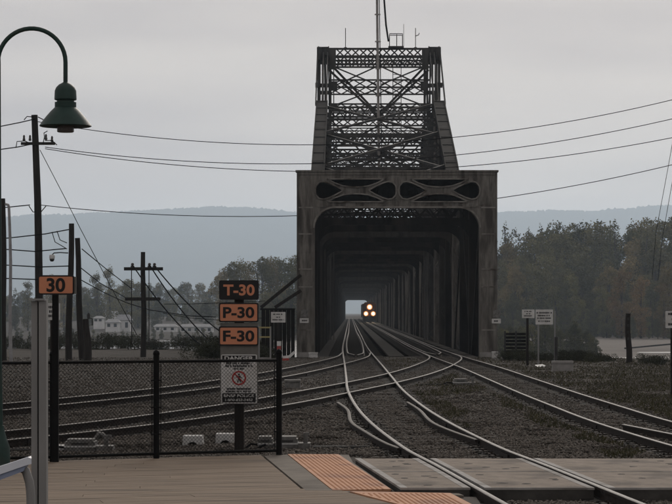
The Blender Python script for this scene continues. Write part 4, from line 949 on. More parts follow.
ts, sa_ = wpole(86, 319, 87, 100, .17, 'short stub pole with a small lantern on its top', group='wooden poles on the left')
part('lantern', 'box_dark', lambda b: (b.lathe([(.05, 0), (.07, .05), (.07, .2), (.02, .28)], sa_ + Vector((.12, 0, 0)), 10), b.beam(sa_ + Vector((.12, 0, .05)), sa_ + Vector((.28, 0, .02)), .04, .04), b.beam(sa_ + Vector((.28, 0, .02)), sa_ + Vector((.28, 0, -.3)), .04, .04)), ts)
for pts, lab in (([(-30, 241), (9, 238), (45, 234), (69, 229.5)], 'upper wire between the left edge and the pole with the lamp'), ([(-30, 249), (9, 249.5), (35, 251.5), (66, 248.5)], 'middle wire between the left edge and the pole with the lamp'), ([(-30, 264), (9, 265.2), (40, 267), (69, 266)], 'lower wire between the left edge and the pole with the lamp'), ([(-30, 278), (9, 278.5), (38, 279.5)], 'lowest wire reaching the tall pole above the 30 sign')):
    strand([at(x, y, Y7 - .25) for x, y in pts], .028, lab)
YC = 136.0
tc_, ca_ = wpole(143.3, 252, 143.5, YC, .16, 'utility pole with two crossarms standing behind the fence', group='wooden poles on the left')
for py, x0, x1 in ((268.8, 124, 163), (299, 125, 160.5)):
    part('crossarm', 'pole_wood', lambda b: b.beam(at(x0, py, YC - .2), at(x1, py, YC - .2), .13, .2), tc_)
for px in (132.5, 149.5, 154.5): part('insulator', 'insulator', lambda b: (insul(b, at(px, 267.6, YC - .2), .12, .28)), tc_)
for px in (131.5, 149): part('conduit', 'pole_wood', lambda b: b.beam(at(px, 269, YC - .1), at(px, 345, YC - .1), .05, .05), tc_)
for px in (130, 150): part('brace', 'pole_wood', lambda b: b.beam(at(px, 300, YC - .1), at(143, 312, YC - .1), .05, .05), tc_) if False else None
for i, (a_, e_, lab) in enumerate((((132.5, 265), (212, 354), 'leftmost heavy cable drooping right from the crossarm'), ((149.5, 265), (225, 354), 'middle heavy cable drooping right from the crossarm'), ((154.5, 266), (236, 342), 'rightmost heavy cable drooping right from the crossarm'))):
    pts = []
    for k_ in np.linspace(0, 1, 12): pts.append(at(a_[0] + (e_[0] - a_[0]) * k_, a_[1] + (e_[1] - a_[1]) * (k_ + .16 * k_ * (1 - k_) * 2.2), YC - .3 - k_ * 8))
    strand(pts, .04, lab, 'cable', 'drooping_cable', 'cables drooping from the crossarm pole')
for pts, lab in (([(82, 249), (105, 268), (132, 289)], 'upper slack wire from the leaning pole to the crossarm pole'), ([(81, 268), (100, 283), (128, 299)], 'middle slack wire from the leaning pole to the crossarm pole'), ([(81, 280), (105, 293), (127, 303), (150, 310), (190, 316), (216, 317)], 'lowest slack wire from the leaning pole toward the stacked signs')):
    strand([at(x, y, Y7 + 2 + (YC - Y7 - 2) * (x - 81) / 51 if x <= 132 else YC) for x, y in pts], .026, lab)
for pts, lab in (([(164, 304), (190, 304), (218, 303)], 'upper level wire behind the stacked signs'), ([(163, 313), (190, 318), (218, 320)], 'lower level wire behind the stacked signs')):
    strand([at(x, y, YC + 10) for x, y in pts] + [at(265, pts[-1][1] - 2, YC + 10)], .02, lab)
for (x0, y0), (x1, y1), lab in (((668, 168), (656, 232), 'left thin wire dropping at the right edge above the wood'), ((674, 172), (662, 240), 'right thin wire dropping at the right edge above the wood')):
    strand([at(x0 + 14, y0 - 80, 170), at(x0, y0, 170), at(x1, y1, 170), at(x1 - 4, 280, 170)], .022, lab)
wp, wa = wpole(628, 313.5, 628.5, 100, .13, 'short dark wooden post standing alone on the right bank', name='wooden_post')
for z in (.3, .6, .9, 1.2): part('pole_step', 'box_dark', lambda b: b.box(wa.x - .04, wa.x + .04, wa.y - .16, wa.y - .1, wa.z - z, wa.z - z + .12), wp)

# ------------------------------------------------------------------ small signs
def post_sign(label, px0, py0, px1, py1, Y, posts, rows, seed, size=.05, tilt=0, pm='pole_wood', pr=.035):
    a, c = at(px0, py0, Y), at(px1, py1, Y); cx, cz, wd, h = (a.x + c.x) / 2, (a.z + c.z) / 2, c.x - a.x, a.z - c.z
    xs_ = [at(p, 0, Y).x for p in posts]; zb = min(gz(x, Y) for x in xs_) - .1
    t = thing('notice_sign', label, 'sign', (cx, Y, zb))
    for x in xs_: part('post', pm, lambda b: b.beam((x, Y + .06, zb), (x, Y + .06, a.z - (.1 if len(xs_) > 1 else .3) * h), pr * 2, pr * 2, (0, 1, 0)), t)
    p = plate(cx, cz, Y, wd, h, .02, .02, 'sign_white', 'plate', t)
    s = smudges(cx, cz, Y - .0115, wd, rows, 'sign_ink', t, size, seed)
    return t, (cx, cz, wd, h)
post_sign('small white notice on a dark post left of the bridge', 271, 312, 285.5, 322.5, 104, [278], [(.14, .7), (.0, .3), (-.12, .8)], 1, .07, pr=.05)
post_sign('small white notice on a single dark post right of the bridge', 522, 309.5, 534.5, 318, 95, [527.5], [(.1, .6), (.0, .35), (-.09, .7)], 2, .055, pr=.05)
t, _ = post_sign('larger white notice on two slim posts right of the bridge', 535.5, 309.5, 553, 324.5, 94, [538.5, 555], [(.18, .9), (.06, .75), (-.05, .8), (-.18, .7)], 3, .07, pm='galvanised', pr=.028)
for o in t.children: 
    if o.name.startswith('plate'): pass
post_sign('white notice cut off by the right edge', 665.5, 311, 690, 328, 60, [672.8], [(.15, .8), (.01, .5), (-.13, .8)], 4, .075, pr=.05)
post_sign('white notice half hidden behind the post of the 30 sign', 45, 303, 60, 320, 60, [52], [(.12, .8), (.0, .45), (-.12, .75)], 6, .075, pr=.05)
for px, nm in ((304.5, 'left'), (497, 'right')):
    Y = SY - .5; c = at(px, 313.5 if px < 400 else 314, Y)
    t = thing('bridge_plate', 'pair of small white plates on the %s portal post' % nm, 'sign', (c.x, SY - .33, c.z - .6))
    plate(c.x, c.z + .0, SY - .3, .36, .4, .02, .03, 'box_grey', 'upper_plate', t); plate(c.x - .02, c.z - .36, SY - .3, .46, .24, .02, .03, 'sign_white', 'lower_plate', t)
    smudges(c.x, c.z - .36, SY - .318, .36, [(0, .8)], 'sign_ink', t, .1, int(px))

# ------------------------------------------------------------------ bulkhead, braces, ladder beside the bridge
bx0, bx1 = at(261, 0, 112).x, -5.2
t = thing('timber_bulkhead', 'dark timber bulkhead wall left of the bridge portal', 'wall', ((bx0 + bx1) / 2, 112.4, -.3))
nb = 8
for i in range(nb):
    xa_ = bx0 + (bx1 - bx0) * i / nb; part('board', 'timber_dark', lambda b: b.box(xa_ + .01, xa_ + (bx1 - bx0) / nb - .01, 112.3, 112.36 + .02 * (i % 2), -.4, at(0, 310, 112).z), t)
part('cap_rail', 'timber_dark', lambda b: b.box(bx0 - .05, bx1, 112.2, 112.5, at(0, 310, 112).z, at(0, 308.3, 112).z), t)
for i, (p, q_) in enumerate((((297, 278), (261, 307.5)), ((297, 293.5), (275, 307.5)))):
    o = part('raking_strut', 'pole_wood', lambda b: b.beam(at(p[0] + 4, p[1] - 3, 112.3), at(q_[0], q_[1], 112.4), .16, .16), None)
    tag(o, ('longer' if i == 0 else 'shorter') + ' raking strut from bulkhead up to the left portal post', 'strut', 'raking struts left of the portal')
t = thing('steel_screen', 'dark steel screen standing right of the bridge portal', 'screen', (at(517, 0, 108).x, 108, -.4))
sx0, sx1 = at(505, 0, 108).x, at(527, 0, 108).x
for x in (sx0, (sx0 + sx1) / 2, sx1): part('post', 'box_dark', lambda b: b.box(x - .04, x + .04, 107.95, 108.05, -.9, at(0, 331, 108).z), t)
for i in range(9): part('bar', 'timber_dark', lambda b: b.box(sx0 + .05, sx1 - .05, 108.06, 108.08, -.35 + i * .17, -.35 + i * .17 + .12), t)
lx0, lx1 = at(259, 0, 106).x, at(270.5, 0, 106).x
t = thing('yellow_railing', 'yellow step railing beside the bulkhead left of the bridge', 'railing', ((lx0 + lx1) / 2, 106, -.3))
for x in (lx0, lx1): part('upright', 'galvanised', lambda b: b.beam((x, 106, -.4), (x, 106, at(0, 326.5, 106).z), .07, .07), t)
for py in (327.5, 337): part('rail', 'paint_yellow', lambda b: b.beam((lx0, 105.95, at(0, py, 106).z), (lx1, 105.95, at(0, py, 106).z), .06, .07), t)
part('step', 'concrete', lambda b: b.box(lx0, lx1, 105.6, 106.4, -.35, -.05), t)
t = thing('flag_marker', 'red and white striped marker post beside the portal', 'marker', (at(278.5, 0, 102).x, 102, -.3))
for i in range(5): part('stripe', 'paint_red' if i % 2 else 'paint_white', lambda b: b.box(at(277, 0, 102).x, at(281, 0, 102).x, 101.9, 102.05, -.3 + i * .22, -.3 + i * .22 + .215), t)
t = thing('derail_arm', 'white and red pointing arm on the ballast left of portal', 'marker', (at(290, 0, 98).x, 98, -.25))
part('arm', 'paint_white', lambda b: (b.beam(at(283, 357.5, 98), at(289, 357, 98), .12, .14), b.beam(at(289, 357, 98), at(294.5, 352, 98), .1, .12)), t)
part('base', 'paint_red', lambda b: b.beam(at(282.5, 359.5, 98), at(289, 359.2, 98), .2, .1), t)

# ------------------------------------------------------------------ boxes, switch machines and oddments on the ballast
def gbox(label, px0, px1, py0, py1, name='junction_box', m='box_grey', cat='box', dep=.4, lid=True):
    c = gp((px0 + px1) / 2, py1, -.2); s_ = F / c.y; wd = (px1 - px0) / s_; h = (py1 - py0) / s_
    t = thing(name, label, cat, (c.x, c.y, -.2))
    part('body', m, lambda b: b.add([(c.x + x_ * k_, c.y + y_, z_) for z_, k_ in ((-.25, 1.08), (-.2 + h * .8, 1.0)) for x_, y_ in ((-wd / 2, 0), (wd / 2, 0), (wd / 2, dep), (-wd / 2, dep))], [(3, 2, 1, 0), (4, 5, 6, 7), (0, 1, 5, 4), (1, 2, 6, 5), (2, 3, 7, 6), (3, 0, 4, 7)]), t)
    if lid: part('lid', m, lambda b: b.box(c.x - wd / 2 - .02, c.x + wd / 2 + .02, c.y - .03, c.y + dep + .03, -.2 + h * .8 + .003, -.2 + h), t)
    return t, c, wd, h
gbox('pale junction box beside the rails right of the danger sign', 285, 300, 380, 390)
gbox('white box at the foot of the left portal post', 309, 317.5, 352.5, 358.5, m='concrete_white')
gbox('white box at the foot of the right portal post', 492.5, 500, 351.5, 359, m='concrete_white')
gbox('grey concrete cabinet on the right bank behind the rails', 553, 573, 361, 373, name='concrete_cabinet', m='concrete')
for (x0, x1, y0, y1, lab) in ((182, 203, 436, 449, 'left white concrete block with an arched notch behind the fence'), (215, 236, 434, 447.5, 'right white concrete block with an arched notch behind the fence')):
    c = gp((x0 + x1) / 2, y1, -.2); s_ = F / c.y; wd = (x1 - x0) / s_; h = (y1 - y0) / s_
    t = thing('concrete_block', lab, 'concrete block', (c.x, c.y, -.2), 'white concrete blocks behind the fence')
    o_ = [(c.x - wd / 2, -.24), (c.x - wd * .3, -.24)] + [(c.x + wd * .3 * math.cos(q), -.2 + h * .55 * math.sin(q)) for q in np.linspace(math.pi, 0, 9)] + [(c.x + wd * .3, -.24), (c.x + wd / 2, -.24), (c.x + wd * .46, -.2 + h), (c.x - wd * .46, -.2 + h)]
    me = filled([o_], c.y + .2, .4, 'block'); me.materials.append(MATS['concrete_white']); link('block', me, t)
    part('filler', 'box_dark', lambda b: b.box(c.x - wd * .3, c.x + wd * .3, c.y + .12, c.y + .3, -.24, -.2 + h * .5), t)
def switch_machine(label, px, py, k=1.0, flip=1):
    c = gp(px, py, -.2); x, y = c.x, c.y; t = thing('switch_machine', label, 'switch machine', (x, y, -.2), 'switch machines beside the rails')
    part('base_plate', 'box_dark', lambda b: b.box(x - .45 * k, x + .5 * k, y - .2, y + .4, -.22, -.15), t)
    part('motor_case', 'box_grey', lambda b: (b.box(x - .3 * k, x + .14 * k, y - .12, y + .3, -.149, .02), b.box(x - .27 * k, x + .11 * k, y - .09, y + .27, .021, .06)), t)
    part('gear_case', 'box_grey', lambda b: b.box(x + .16 * k, x + .4 * k, y - .1, y + .28, -.149, -.05), t)
    part('cover', 'concrete_white', lambda b: b.box(x - .31 * k, x + .15 * k, y - .13, y + .31, -.07, -.045), t)
    part('lever', 'box_grey', lambda b: (b.beam((x + .3 * k, y, -.05), (x + .3 * k, y, .12), .07, .07, (0, 1, 0)), b.beam((x + .3 * k, y, .1), (x + .38 * k, y, .1), .05, .05)), t)
    for e in (-.2, -.02, .2, .36): part('bolt', 'box_dark', lambda b: b.lathe([(.022, 0), (.022, .02), (.01, .025)], (x + e * k, y - .15, -.149), 6), t)
    part('cable', 'wire', lambda b: b.tube(catmull([(x - .3 * k, y, -.08), (x - .5 * k, y - .1, -.06), (x - .7 * k, y - .2, -.14), (x - .9 * k, y + .1, -.15)], .1), .02, 6), t)
    part('hinge', 'box_dark', lambda b: b.box(x - .2 * k, x + .05 * k, y - .14, y - .131, -.02, .0), t)
    for e in (0, .25): part('throw_rod', 'box_dark', lambda b: b.beam((x + flip * .45 * k, y + e, -.13), (x + flip * 1.3, y + e + .1, -.13), .04, .04), t)
    return t
switch_machine('switch machine on the gravel between the two main tracks', 463, 387, 1.0, -1)
switch_machine('switch machine just beyond the right end of the fence', 291, 452, .8, 1)
switch_machine('switch machine behind the fence beside its last post', 268, 452, .55, 1)
switch_machine('cluttered switch machine behind the fence near the grey steel post', 86, 455, 1.1, -1)
c = gp(68, 455, -.2)
o = part('concrete_slab', 'concrete_white', lambda b: (b.box(c.x - .28, c.x + .3, c.y + .1, c.y + .6, -.24, -.06)), None); tag(o, 'white slab behind the fence next to the grey steel post', 'slab')
c = gp(99, 450, -.2); t = thing('pipe_elbow', 'pale bent pipe behind the fence near the switch machine', 'pipe', (c.x, c.y, -.2))
part('pipe', 'box_grey', lambda b: b.tube(catmull([(c.x - .05, c.y, -.22), (c.x - .05, c.y, .0), (c.x, c.y, .08), (c.x + .1, c.y, .02), (c.x + .14, c.y, -.12), (c.x + .2, c.y, -.16)], .05), .04, 8), t, True)
c = gp(310, 451, -.2); o = part('ground_box', 'concrete_white', lambda b: b.poly([(c.x - .15, c.y), (c.x + .17, c.y - .05), (c.x + .2, c.y + .3), (c.x - .1, c.y + .35)], -.24, -.13), None); tag(o, 'low white box behind the far end of the orange tactile strip', 'box')
c = gp(541, 368, -.2); o = part('litter_sheet', 'paint_white', lambda b: b.add([(c.x - .2, c.y, -.14), (c.x + .06, c.y - .1, -.2), (c.x + .2, c.y, -.1), (c.x + .1, c.y + .5, -.05), (c.x - .22, c.y + .4, -.08), (c.x, c.y + .2, -.12)], [(0, 1, 5), (1, 2, 5), (2, 3, 5), (3, 4, 5), (4, 0, 5)]), None); tag(o, 'crumpled white sheet lying on the right bank', 'litter')
c0, c1 = gp(526, 360, -.2), gp(566, 360, -.2); o = part('pale_kerb', 'concrete', lambda b: b.box(c0.x, c1.x, c0.y, c0.y + .5, -.8, -.12), None); tag(o, 'long pale kerb under the white notices on the right', 'kerb')
g0 = at(556, 345, 92); o = part('steel_stake', 'box_dark', lambda b: b.beam((g0.x, 92, -.7), (g0.x, 92, at(0, 337, 92).z), .12, .12), None); tag(o, 'short dark stake beside the concrete cabinet on the right', 'stake')
dz0 = -5.75; yd0 = 409.0; xa_, xb_ = at(637, 0, yd0).x, at(720, 0, yd0).x
t = thing('floating_dock', 'white floating dock on the river at the right edge', 'dock', ((xa_ + xb_) / 2, yd0, dz0))
part('deck', 'house_white', lambda b: b.add([(xa_, yd0, -5.2), (xb_, yd0 - 4, -5.2), (xb_, yd0 + 8, -5.2), (xa_ + 1, yd0 + 4, -5.2), (xa_, yd0, -5.9), (xb_, yd0 - 4, -5.9), (xb_, yd0 + 8, -5.9), (xa_ + 1, yd0 + 4, -5.9)], [(0, 1, 2, 3), (7, 6, 5, 4), (0, 4, 5, 1), (1, 5, 6, 2), (2, 6, 7, 3), (3, 7, 4, 0)]), t)
part('gangway', 'box_dark', lambda b: b.beam((xa_ - 1, yd0 + 10, -4.6), (xb_, yd0 + 14, -3.2), .6, .3), t)

# ------------------------------------------------------------------ houseboats on the far shore
def house(label, px, py, wpx, hpx, Y, seed):
    rg = random.Random(seed); c = at(px, py, Y); s_ = F / Y; wd, h = wpx / s_, hpx / s_; z0 = c.z; dep = 7
    t = thing('house', label, 'house', (c.x, Y, z0), 'pale houses along the far shore')
    wl = part('wall', 'house_white', lambda b: b.box(c.x - wd / 2, c.x + wd / 2, Y, Y + dep, z0 - 2.5, z0 + h * .62), t)
    part('roof', 'house_roof', lambda b: b.add([(c.x - wd / 2 - .4, Y - .5, z0 + h * .622), (c.x + wd / 2 + .4, Y - .5, z0 + h * .622), (c.x + wd / 2 + .4, Y + dep + .5, z0 + h * .622), (c.x - wd / 2 - .4, Y + dep + .5, z0 + h * .622), (c.x - wd / 2 + .6, Y + dep / 2, z0 + h), (c.x + wd / 2 - .6, Y + dep / 2, z0 + h)], [(3, 2, 1, 0), (0, 1, 5, 4), (2, 3, 4, 5), (1, 2, 5), (3, 0, 4)]), t)
    nw_ = max(2, int(wd / 2.2))
    for i in range(nw_):
        x = c.x - wd / 2 + wd * (i + .5) / nw_; part('window', 'window_glass', lambda b: b.box(x - .5, x + .5, Y - .06, Y - .01, z0 + h * .12, z0 + h * .48), wl)
for a_ in (('small white house far left between the poles and the crossarm pole', 112, 328, 13, 9, 760), ('white house with pale roof left of the crossarm pole', 123, 329.5, 14, 15, 770), ('low white house right of the crossarm pole', 165, 331, 22, 7, 760), ('long white house left of the stacked signs', 196, 332, 33, 8, 750), ('pale house high on the shore left of the crossarm pole', 113, 316, 16, 5, 900), ('small pale house beyond the stub pole', 98, 322, 9, 6, 780)): house(*a_, seed=a_[1])

# ------------------------------------------------------------------ trees
def tree_proto(seed, H, Wd, kind, nleaf=8500, airy=0.0, conifer=False):
    rg = np.random.RandomState(seed); r2 = random.Random(seed)
    b = MB(); pts = [Vector((0, 0, -1.5))]; hh = H * (.97 if conifer else .8)
    for k_ in range(1, 7): pts.append(Vector((r2.uniform(-.25, .25) * k_ * .25, r2.uniform(-.25, .25) * k_ * .25, hh * k_ / 6)))
    b.tube(pts, [.02 * H * (1 - k_ / 7) + .03 for k_ in range(7)], 7)
    lobes = []
    if conifer:
        for k_ in range(16):
            z = H * (.18 + .8 * k_ / 15); r = Wd / 2 * (1 - k_ / 16) + .3
            for q in range(3): a = r2.uniform(0, 6.28); lobes.append(((math.cos(a) * r * .45, math.sin(a) * r * .45, z), (r * .6, r * .6, H * .045)))
    else:
        for k_ in range(22):
            z = H * r2.uniform(.1, .92); env = math.sin(math.pi * min(1, max(0, (z / H - .08) / .95)) ** .8) ** .7
            a = r2.uniform(0, 6.28); d_ = r2.uniform(.1, .95) * Wd / 2 * env * .75; rr_ = Wd * r2.uniform(.13, .24) * (1 - .35 * z / H)
            lobes.append(((math.cos(a) * d_, math.sin(a) * d_, z), (rr_, rr_, rr_ * r2.uniform(.8, 1.25))))
        lobes.append(((0, 0, H * .9), (Wd * .12, Wd * .12, H * .1)))
        for c_, r_ in lobes[:9]:
            base = pts[2].lerp(pts[5], r2.random()); b.tube([base, base.lerp(Vector(c_), .55) + Vector((0, 0, .3)), Vector(c_)], [.0075 * H, .005 * H, .002 * H], 5)
    tot = sum(r_[0] ** 2 for _, r_ in lobes); V_ = []; 
    for c_, r_ in lobes:
        n_ = int(nleaf * r_[0] ** 2 / tot); dv = rg.normal(size=(n_, 3)); dv /= np.linalg.norm(dv, axis=1)[:, None]
        rad = rg.uniform(.45, 1.0, (n_, 1)) ** .5 * (1 + .09 * rg.normal(size=(n_, 1)) * (1 + airy)); V_.append(np.array(c_) + dv * rad * np.array(r_))
    P = np.concatenate(V_); n_ = len(P)
    sz = rg.uniform(.12, .31, (n_, 1)) * (H / 22) ** .5
    a = rg.normal(size=(n_, 3)); a /= np.linalg.norm(a, axis=1)[:, None]; c2 = np.cross(a, rg.normal(size=(n_, 3))); c2 /= np.linalg.norm(c2, axis=1)[:, None]
    v = np.stack([P + a * sz, P + c2 * sz * .6, P - a * sz, P - c2 * sz * .6], 1).reshape(-1, 3)
    me = bpy.data.meshes.new('crown'); me.from_pydata(v.tolist(), [], np.arange(n_ * 4).reshape(-1, 4).tolist()); me.update(); me.materials.append(LEAF[kind])
    return b.mesh('trunk', 'bark', True), me, H
PROT = {'broad_dark': [tree_proto(1, 22, 12, 0), tree_proto(2, 24, 11, 0)], 'broad_green': [tree_proto(3, 22, 12, 1), tree_proto(4, 20, 13, 1), tree_proto(5, 25, 12, 1)],
        'olive': [tree_proto(6, 20, 11, 2, 7000, .5), tree_proto(7, 22, 10, 2, 7000, .5)], 'tan': [tree_proto(8, 18, 9, 3, 5500, .6)], 'conifer': [tree_proto(9, 26, 8, 0, 7000, .3, True)],
        'airy': [tree_proto(10, 18, 9, 2, 3600, 1.0), tree_proto(11, 20, 10, 1, 3600, 1.0)]}
def tree(name, kind, px, Y, top, label, group, zb=None):
    x = CX + (px - VPX) * Y / F; zb = gz(x, Y) if zb is None else zb; tr, cr_, H = random.choice(PROT[kind])
    h = CH - (top - VPY) * Y / F - zb; s_ = h / H
    o = bpy.data.objects.new(name, None); col.objects.link(o); o.location = (x, Y, zb); o.rotation_euler = (0, 0, random.uniform(0, 6.28)); q_ = s_ * random.uniform(.9, 1.25); o.scale = (q_, q_, s_)
    tag(o, label, 'tree', group)
    for nm, me_ in (('trunk', tr), ('crown', cr_)):
        c_ = bpy.data.objects.new(nm, me_); col.objects.link(c_); c_.parent = o
    return o
LB = {'broad_dark': ('dark_tree', 'dark green tree'), 'broad_green': ('green_tree', 'mid green tree'), 'olive': ('olive_tree', 'olive autumn tree'),
      'tan': ('autumn_tree', 'tan autumn tree'), 'conifer': ('conifer_tree', 'pointed dark conifer')}
rg = random.Random(11)
def where_left(px):
    for lim, wd_ in ((32, 'left of the tall pole'), (84, 'around the 30 sign'), (136, 'left of the crossarm pole'), (168, 'behind the crossarm pole'), (200, 'behind the drooping cables'), (236, 'beside the stacked signs')):
        if px < lim: return wd_
    return 'between stacked signs and bulkhead'
def where(px):
    for lim, wd_ in ((508, 'beside the bridge portal'), (534, 'above the small white notice'), (560, 'above the larger white notice'), (590, 'above the concrete cabinet'), (616, 'left of the lone post'), (642, 'above the lone wooden post'), (662, 'left of the right-edge notice')):
        if px < lim: return wd_
    return 'at the right frame edge'
def wood(n_, Y, lo, hi, top, spread, kinds, row):
    for i in range(n_):
        px = lo + (hi - lo) * (i + rg.uniform(.1, .9)) / n_; k_ = rg.choice(kinds); yy_ = Y + rg.uniform(-12, 12)
        tree(LB[k_][0], k_, px, yy_, top(px) + rg.uniform(-spread, spread), '%s in the %s of the wood, %s' % (LB[k_][1], row, where(px)), '%ss in the %s of the wood, %s' % (LB[k_][1], row, where(px)))
tl = lambda px: np.interp(px, [490, 520, 560, 600, 640, 672, 720], [225, 225, 222, 221, 219, 216, 216])
wood(22, 705, 478, 722, lambda p: tl(p) + 1, 3.5, ['broad_dark', 'broad_green', 'broad_green', 'olive', 'conifer'], 'topmost row')
wood(18, 676, 478, 720, lambda p: tl(p) + 12, 6, ['broad_dark', 'broad_green', 'olive', 'broad_green', 'conifer'], 'second row')
wood(17, 650, 480, 718, lambda p: 252, 8, ['broad_green', 'broad_green', 'olive', 'broad_dark'], 'third row')
wood(17, 625, 480, 716, lambda p: 269, 8, ['broad_dark', 'broad_green', 'olive', 'broad_green'], 'middle row')
wood(17, 602, 482, 714, lambda p: 286, 8, ['broad_dark', 'broad_dark', 'olive', 'broad_green'], 'fifth row')
wood(18, 582, 482, 712, lambda p: 303, 6, ['broad_dark', 'broad_dark', 'broad_green'], 'low front row')
wood(24, 566, 482, 712, lambda p: 319, 4, ['broad_dark', 'broad_dark', 'broad_green'], 'lowest bank row')
for px, top, lab in ((622, 268, 'tan autumn tree standing out in the wood above the lone wooden post'), (641, 276, 'small tan autumn tree in the wood left of the right-edge notice'), (664, 283, 'tan autumn tree in the wood just above the right-edge notice'), (668, 262, 'olive autumn tree behind the wood front at the right edge')):
    tree('autumn_tree', 'tan' if top > 265 else 'olive', px, 566, top, lab, None)
for i, px in enumerate(np.arange(490, 606, 4.0)):
    tree('low_tree', rg.choice(['broad_dark', 'broad_dark', 'broad_green']), px + rg.uniform(-2, 2), 372 + rg.uniform(-10, 10), 327 + rg.uniform(-8, 6) + max(0, (px - 575) * .7), 'low dark tree fronting the wood, ' + where(px), 'low trees on the water front, ' + where(px), -5.6)
# left of the bridge
wood_l = [(232, 262, 'broad_green'), (241, 258, 'airy'), (248, 261, 'olive'), (262, 257, 'broad_green'), (270, 256, 'olive'), (278, 257, 'broad_green'), (287, 257, 'broad_dark'), (296, 255, 'broad_green'), (302, 254, 'broad_dark')]
for i, (px, top, k_) in enumerate(wood_l):
    tree('shore_tree', k_, px, 690 + 12 * (i % 3), top, {'airy': 'airy ', 'olive': 'yellowish ', 'broad_green': 'mid green ', 'broad_dark': 'dark '}[k_] + 'tall tree ' + ('just right of the T-30 sign' if px < 266 else 'against the left portal post' if px > 284 else 'midway between the T-30 sign and bridge'), 'tall trees left of the bridge', -5)
for i, px in enumerate(np.arange(226, 304, 6.5)):
    tree('low_tree', rg.choice(['broad_dark', 'broad_green', 'olive']), px, 660 + 8 * (i % 2), 285 + rg.uniform(-6, 10), 'low dark tree under the tall clump left of the bridge', 'low trees left of the bridge', -5.2)
for i, px in enumerate(np.arange(-12, 236, 6.0)):
    tree('far_tree', rg.choice(['broad_dark', 'broad_green', 'broad_dark']), px + rg.uniform(-3, 3), 1180 + rg.uniform(-40, 40), 285 + rg.uniform(-4, 6) + (6 if px < 60 else 0), 'hazy far tree on the left shore line, ' + where_left(px), 'hazy far trees, ' + where_left(px), -3)
for i, px in enumerate(np.arange(-12, 236, 9.0)):
    tree('far_tree', rg.choice(['broad_dark', 'broad_green', 'broad_green']), px + rg.uniform(-3, 3), 930 + rg.uniform(-20, 20), 303 + rg.uniform(-6, 5), 'low hazy tree behind the pale houses, ' + where_left(px), 'low hazy trees, ' + where_left(px), -4.5)
for i, px in enumerate(np.arange(-12, 232, 7.0)):
    tree('shore_shrub', rg.choice(['broad_dark', 'broad_dark', 'broad_green']), px + rg.uniform(-3, 3), 640 + rg.uniform(-30, 30), 329 + rg.uniform(-4, 4), 'low dark shrub below the pale houses, ' + where_left(px), 'shrubs below the houses, ' + where_left(px), -6.2)
for px, top, k_, lab in ((52, 274, 'olive', 'yellowish tree behind the 30 sign'), (28, 280, 'airy', 'thin tree behind the left poles at the frame edge'), (64, 284, 'olive', 'small yellowish tree right of the 30 sign'), (97, 272, 'airy', 'airy pale tree right of the leaning pole'), (110, 266, 'airy', 'tall airy tree left of the crossarm pole'), (127, 279, 'broad_green', 'green tree at the crossarms of the utility pole'), (138, 282, 'broad_green', 'green tree right behind the crossarm pole'), (158, 300, 'broad_dark', 'small dark tree between crossarm pole and cables'), (88, 288, 'broad_dark', 'dark tree behind the stub pole'), (15, 288, 'broad_dark', 'dark tree at the left frame edge'), (222, 268, 'olive', 'yellowish tree directly left of the T-30 sign'), (206, 300, 'broad_dark', 'low dark tree left of the P-30 sign'), (185, 304, 'broad_dark', 'low dark tree behind the drooping cables')):
    tree('shore_tree', k_, px, 800 + (px % 7) * 8, top, lab, None, -5)
# dark bushes on the near bank
def bush_proto(seed):
    rg_ = np.random.RandomState(seed); P = []
    for _ in range(9):
        c_ = np.array([rg_.uniform(-1.6, 1.6), rg_.uniform(-.9, .9), rg_.uniform(.4, 1.3)]); n_ = 420; dv = rg_.normal(size=(n_, 3)); dv /= np.linalg.norm(dv, axis=1)[:, None]; P.append(c_ + dv * rg_.uniform(.4, 1, (n_, 1)) ** .5 * np.array([.75, .75, .65]))
    P = np.concatenate(P); P[:, 2] = np.abs(P[:, 2]); n_ = len(P); sz = rg_.uniform(.025, .075, (n_, 1)); a = rg_.normal(size=(n_, 3)); a /= np.linalg.norm(a, axis=1)[:, None]; c2 = np.cross(a, rg_.normal(size=(n_, 3))); c2 /= np.linalg.norm(c2, axis=1)[:, None]
    v = np.stack([P + a * sz, P + c2 * sz * .6, P - a * sz, P - c2 * sz * .6], 1).reshape(-1, 3)
    me = bpy.data.meshes.new('foliage'); me.from_pydata(v.tolist(), [], np.arange(n_ * 4).reshape(-1, 4).tolist()); me.update(); me.materials.append(MATS['bush'])
    b = MB(); 
    for k_ in range(6): b.tube([(0.2 * k_ - .5, 0, -.3), (.25 * k_ - .6 + rg_.uniform(-.4, .4), rg_.uniform(-.3, .3), 1.1)], [.04, .015], 5)
    return me, b.mesh('stems', 'bark')
BP = [bush_proto(s_) for s_ in (1, 2, 3)]
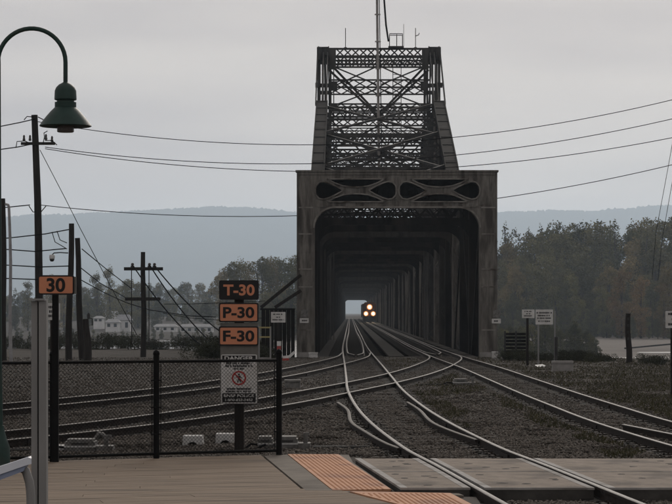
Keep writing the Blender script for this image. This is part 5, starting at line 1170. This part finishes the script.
def bush(px, Y, top, label, group):
    while Y > 96 and gz(CX + (px - VPX) * Y / F, Y) < -1.1: Y -= 2.5
    x = CX + (px - VPX) * Y / F; zb = gz(x, Y) - .05; h = CH - (top - VPY) * Y / F - zb; f_, st = rg.choice(BP); s_ = max(.3, h / 1.8)
    o = bpy.data.objects.new('bush', None); col.objects.link(o); o.location = (x, Y, zb); o.scale = (s_ * rg.uniform(1, 1.4), s_, s_); o.rotation_euler = (0, 0, rg.uniform(0, 6.28)); tag(o, label, 'bush', group)
    for nm, me_ in (('foliage', f_), ('stems', st)):
        c_ = bpy.data.objects.new(nm, me_); col.objects.link(c_); c_.parent = o
for i, px in enumerate(np.arange(-8, 262, 9.5)):
    bush(px + rg.uniform(-3, 3), 166 + rg.uniform(-5, 5), 335 + rg.uniform(-3, 5), 'dark low bush on the left bank, ' + where_left(px), 'dark bushes, ' + where_left(px))
for i, px in enumerate(np.arange(208, 262, 6)):
    bush(px, 110, 343 + rg.uniform(-5, 4), ['first', 'second', 'third', 'fourth', 'fifth', 'sixth', 'seventh', 'eighth', 'last'][min(i, 8)] + ' dark bush counting right from the drooping cables to the bulkhead', 'dark bushes left of the bulkhead')
for px in np.arange(504, 604, 8.5):
    bush(px, 105 + rg.uniform(-2, 1), 352 + rg.uniform(-2, 3), 'low weedy bush behind the white notices, ' + where(px), 'weedy bushes behind the notices, ' + where(px))
for px, Y, top in ((590, 101, 357), (606, 103, 357.5), (575, 104, 355), (517, 106, 353), (646, 98, 362), (660, 96, 363)):
    bush(px, Y, top, 'low weedy bush on the crest of the right bank', 'weedy bushes on the right bank')

# ------------------------------------------------------------------ haze: even air round the whole place, the sky outside it
b = MB(); b.box(-8100, 8100, -60, 11700, -13, 545); hz = b.build('haze', 'wire'); hz.data.materials.clear()
hm = bpy.data.materials.new('haze'); hm.use_nodes = True; hn = hm.node_tree.nodes; hn.clear()
pv = hn.new('ShaderNodeVolumePrincipled'); pv.inputs['Color'].default_value = (.72, .86, 1.0, 1); pv.inputs['Density'].default_value = 1.15e-4; pv.inputs['Anisotropy'].default_value = .5
ho = hn.new('ShaderNodeOutputMaterial'); hm.node_tree.links.new(pv.outputs[0], ho.inputs['Volume'])
hz.data.materials.append(hm); hz['kind'] = 'stuff'
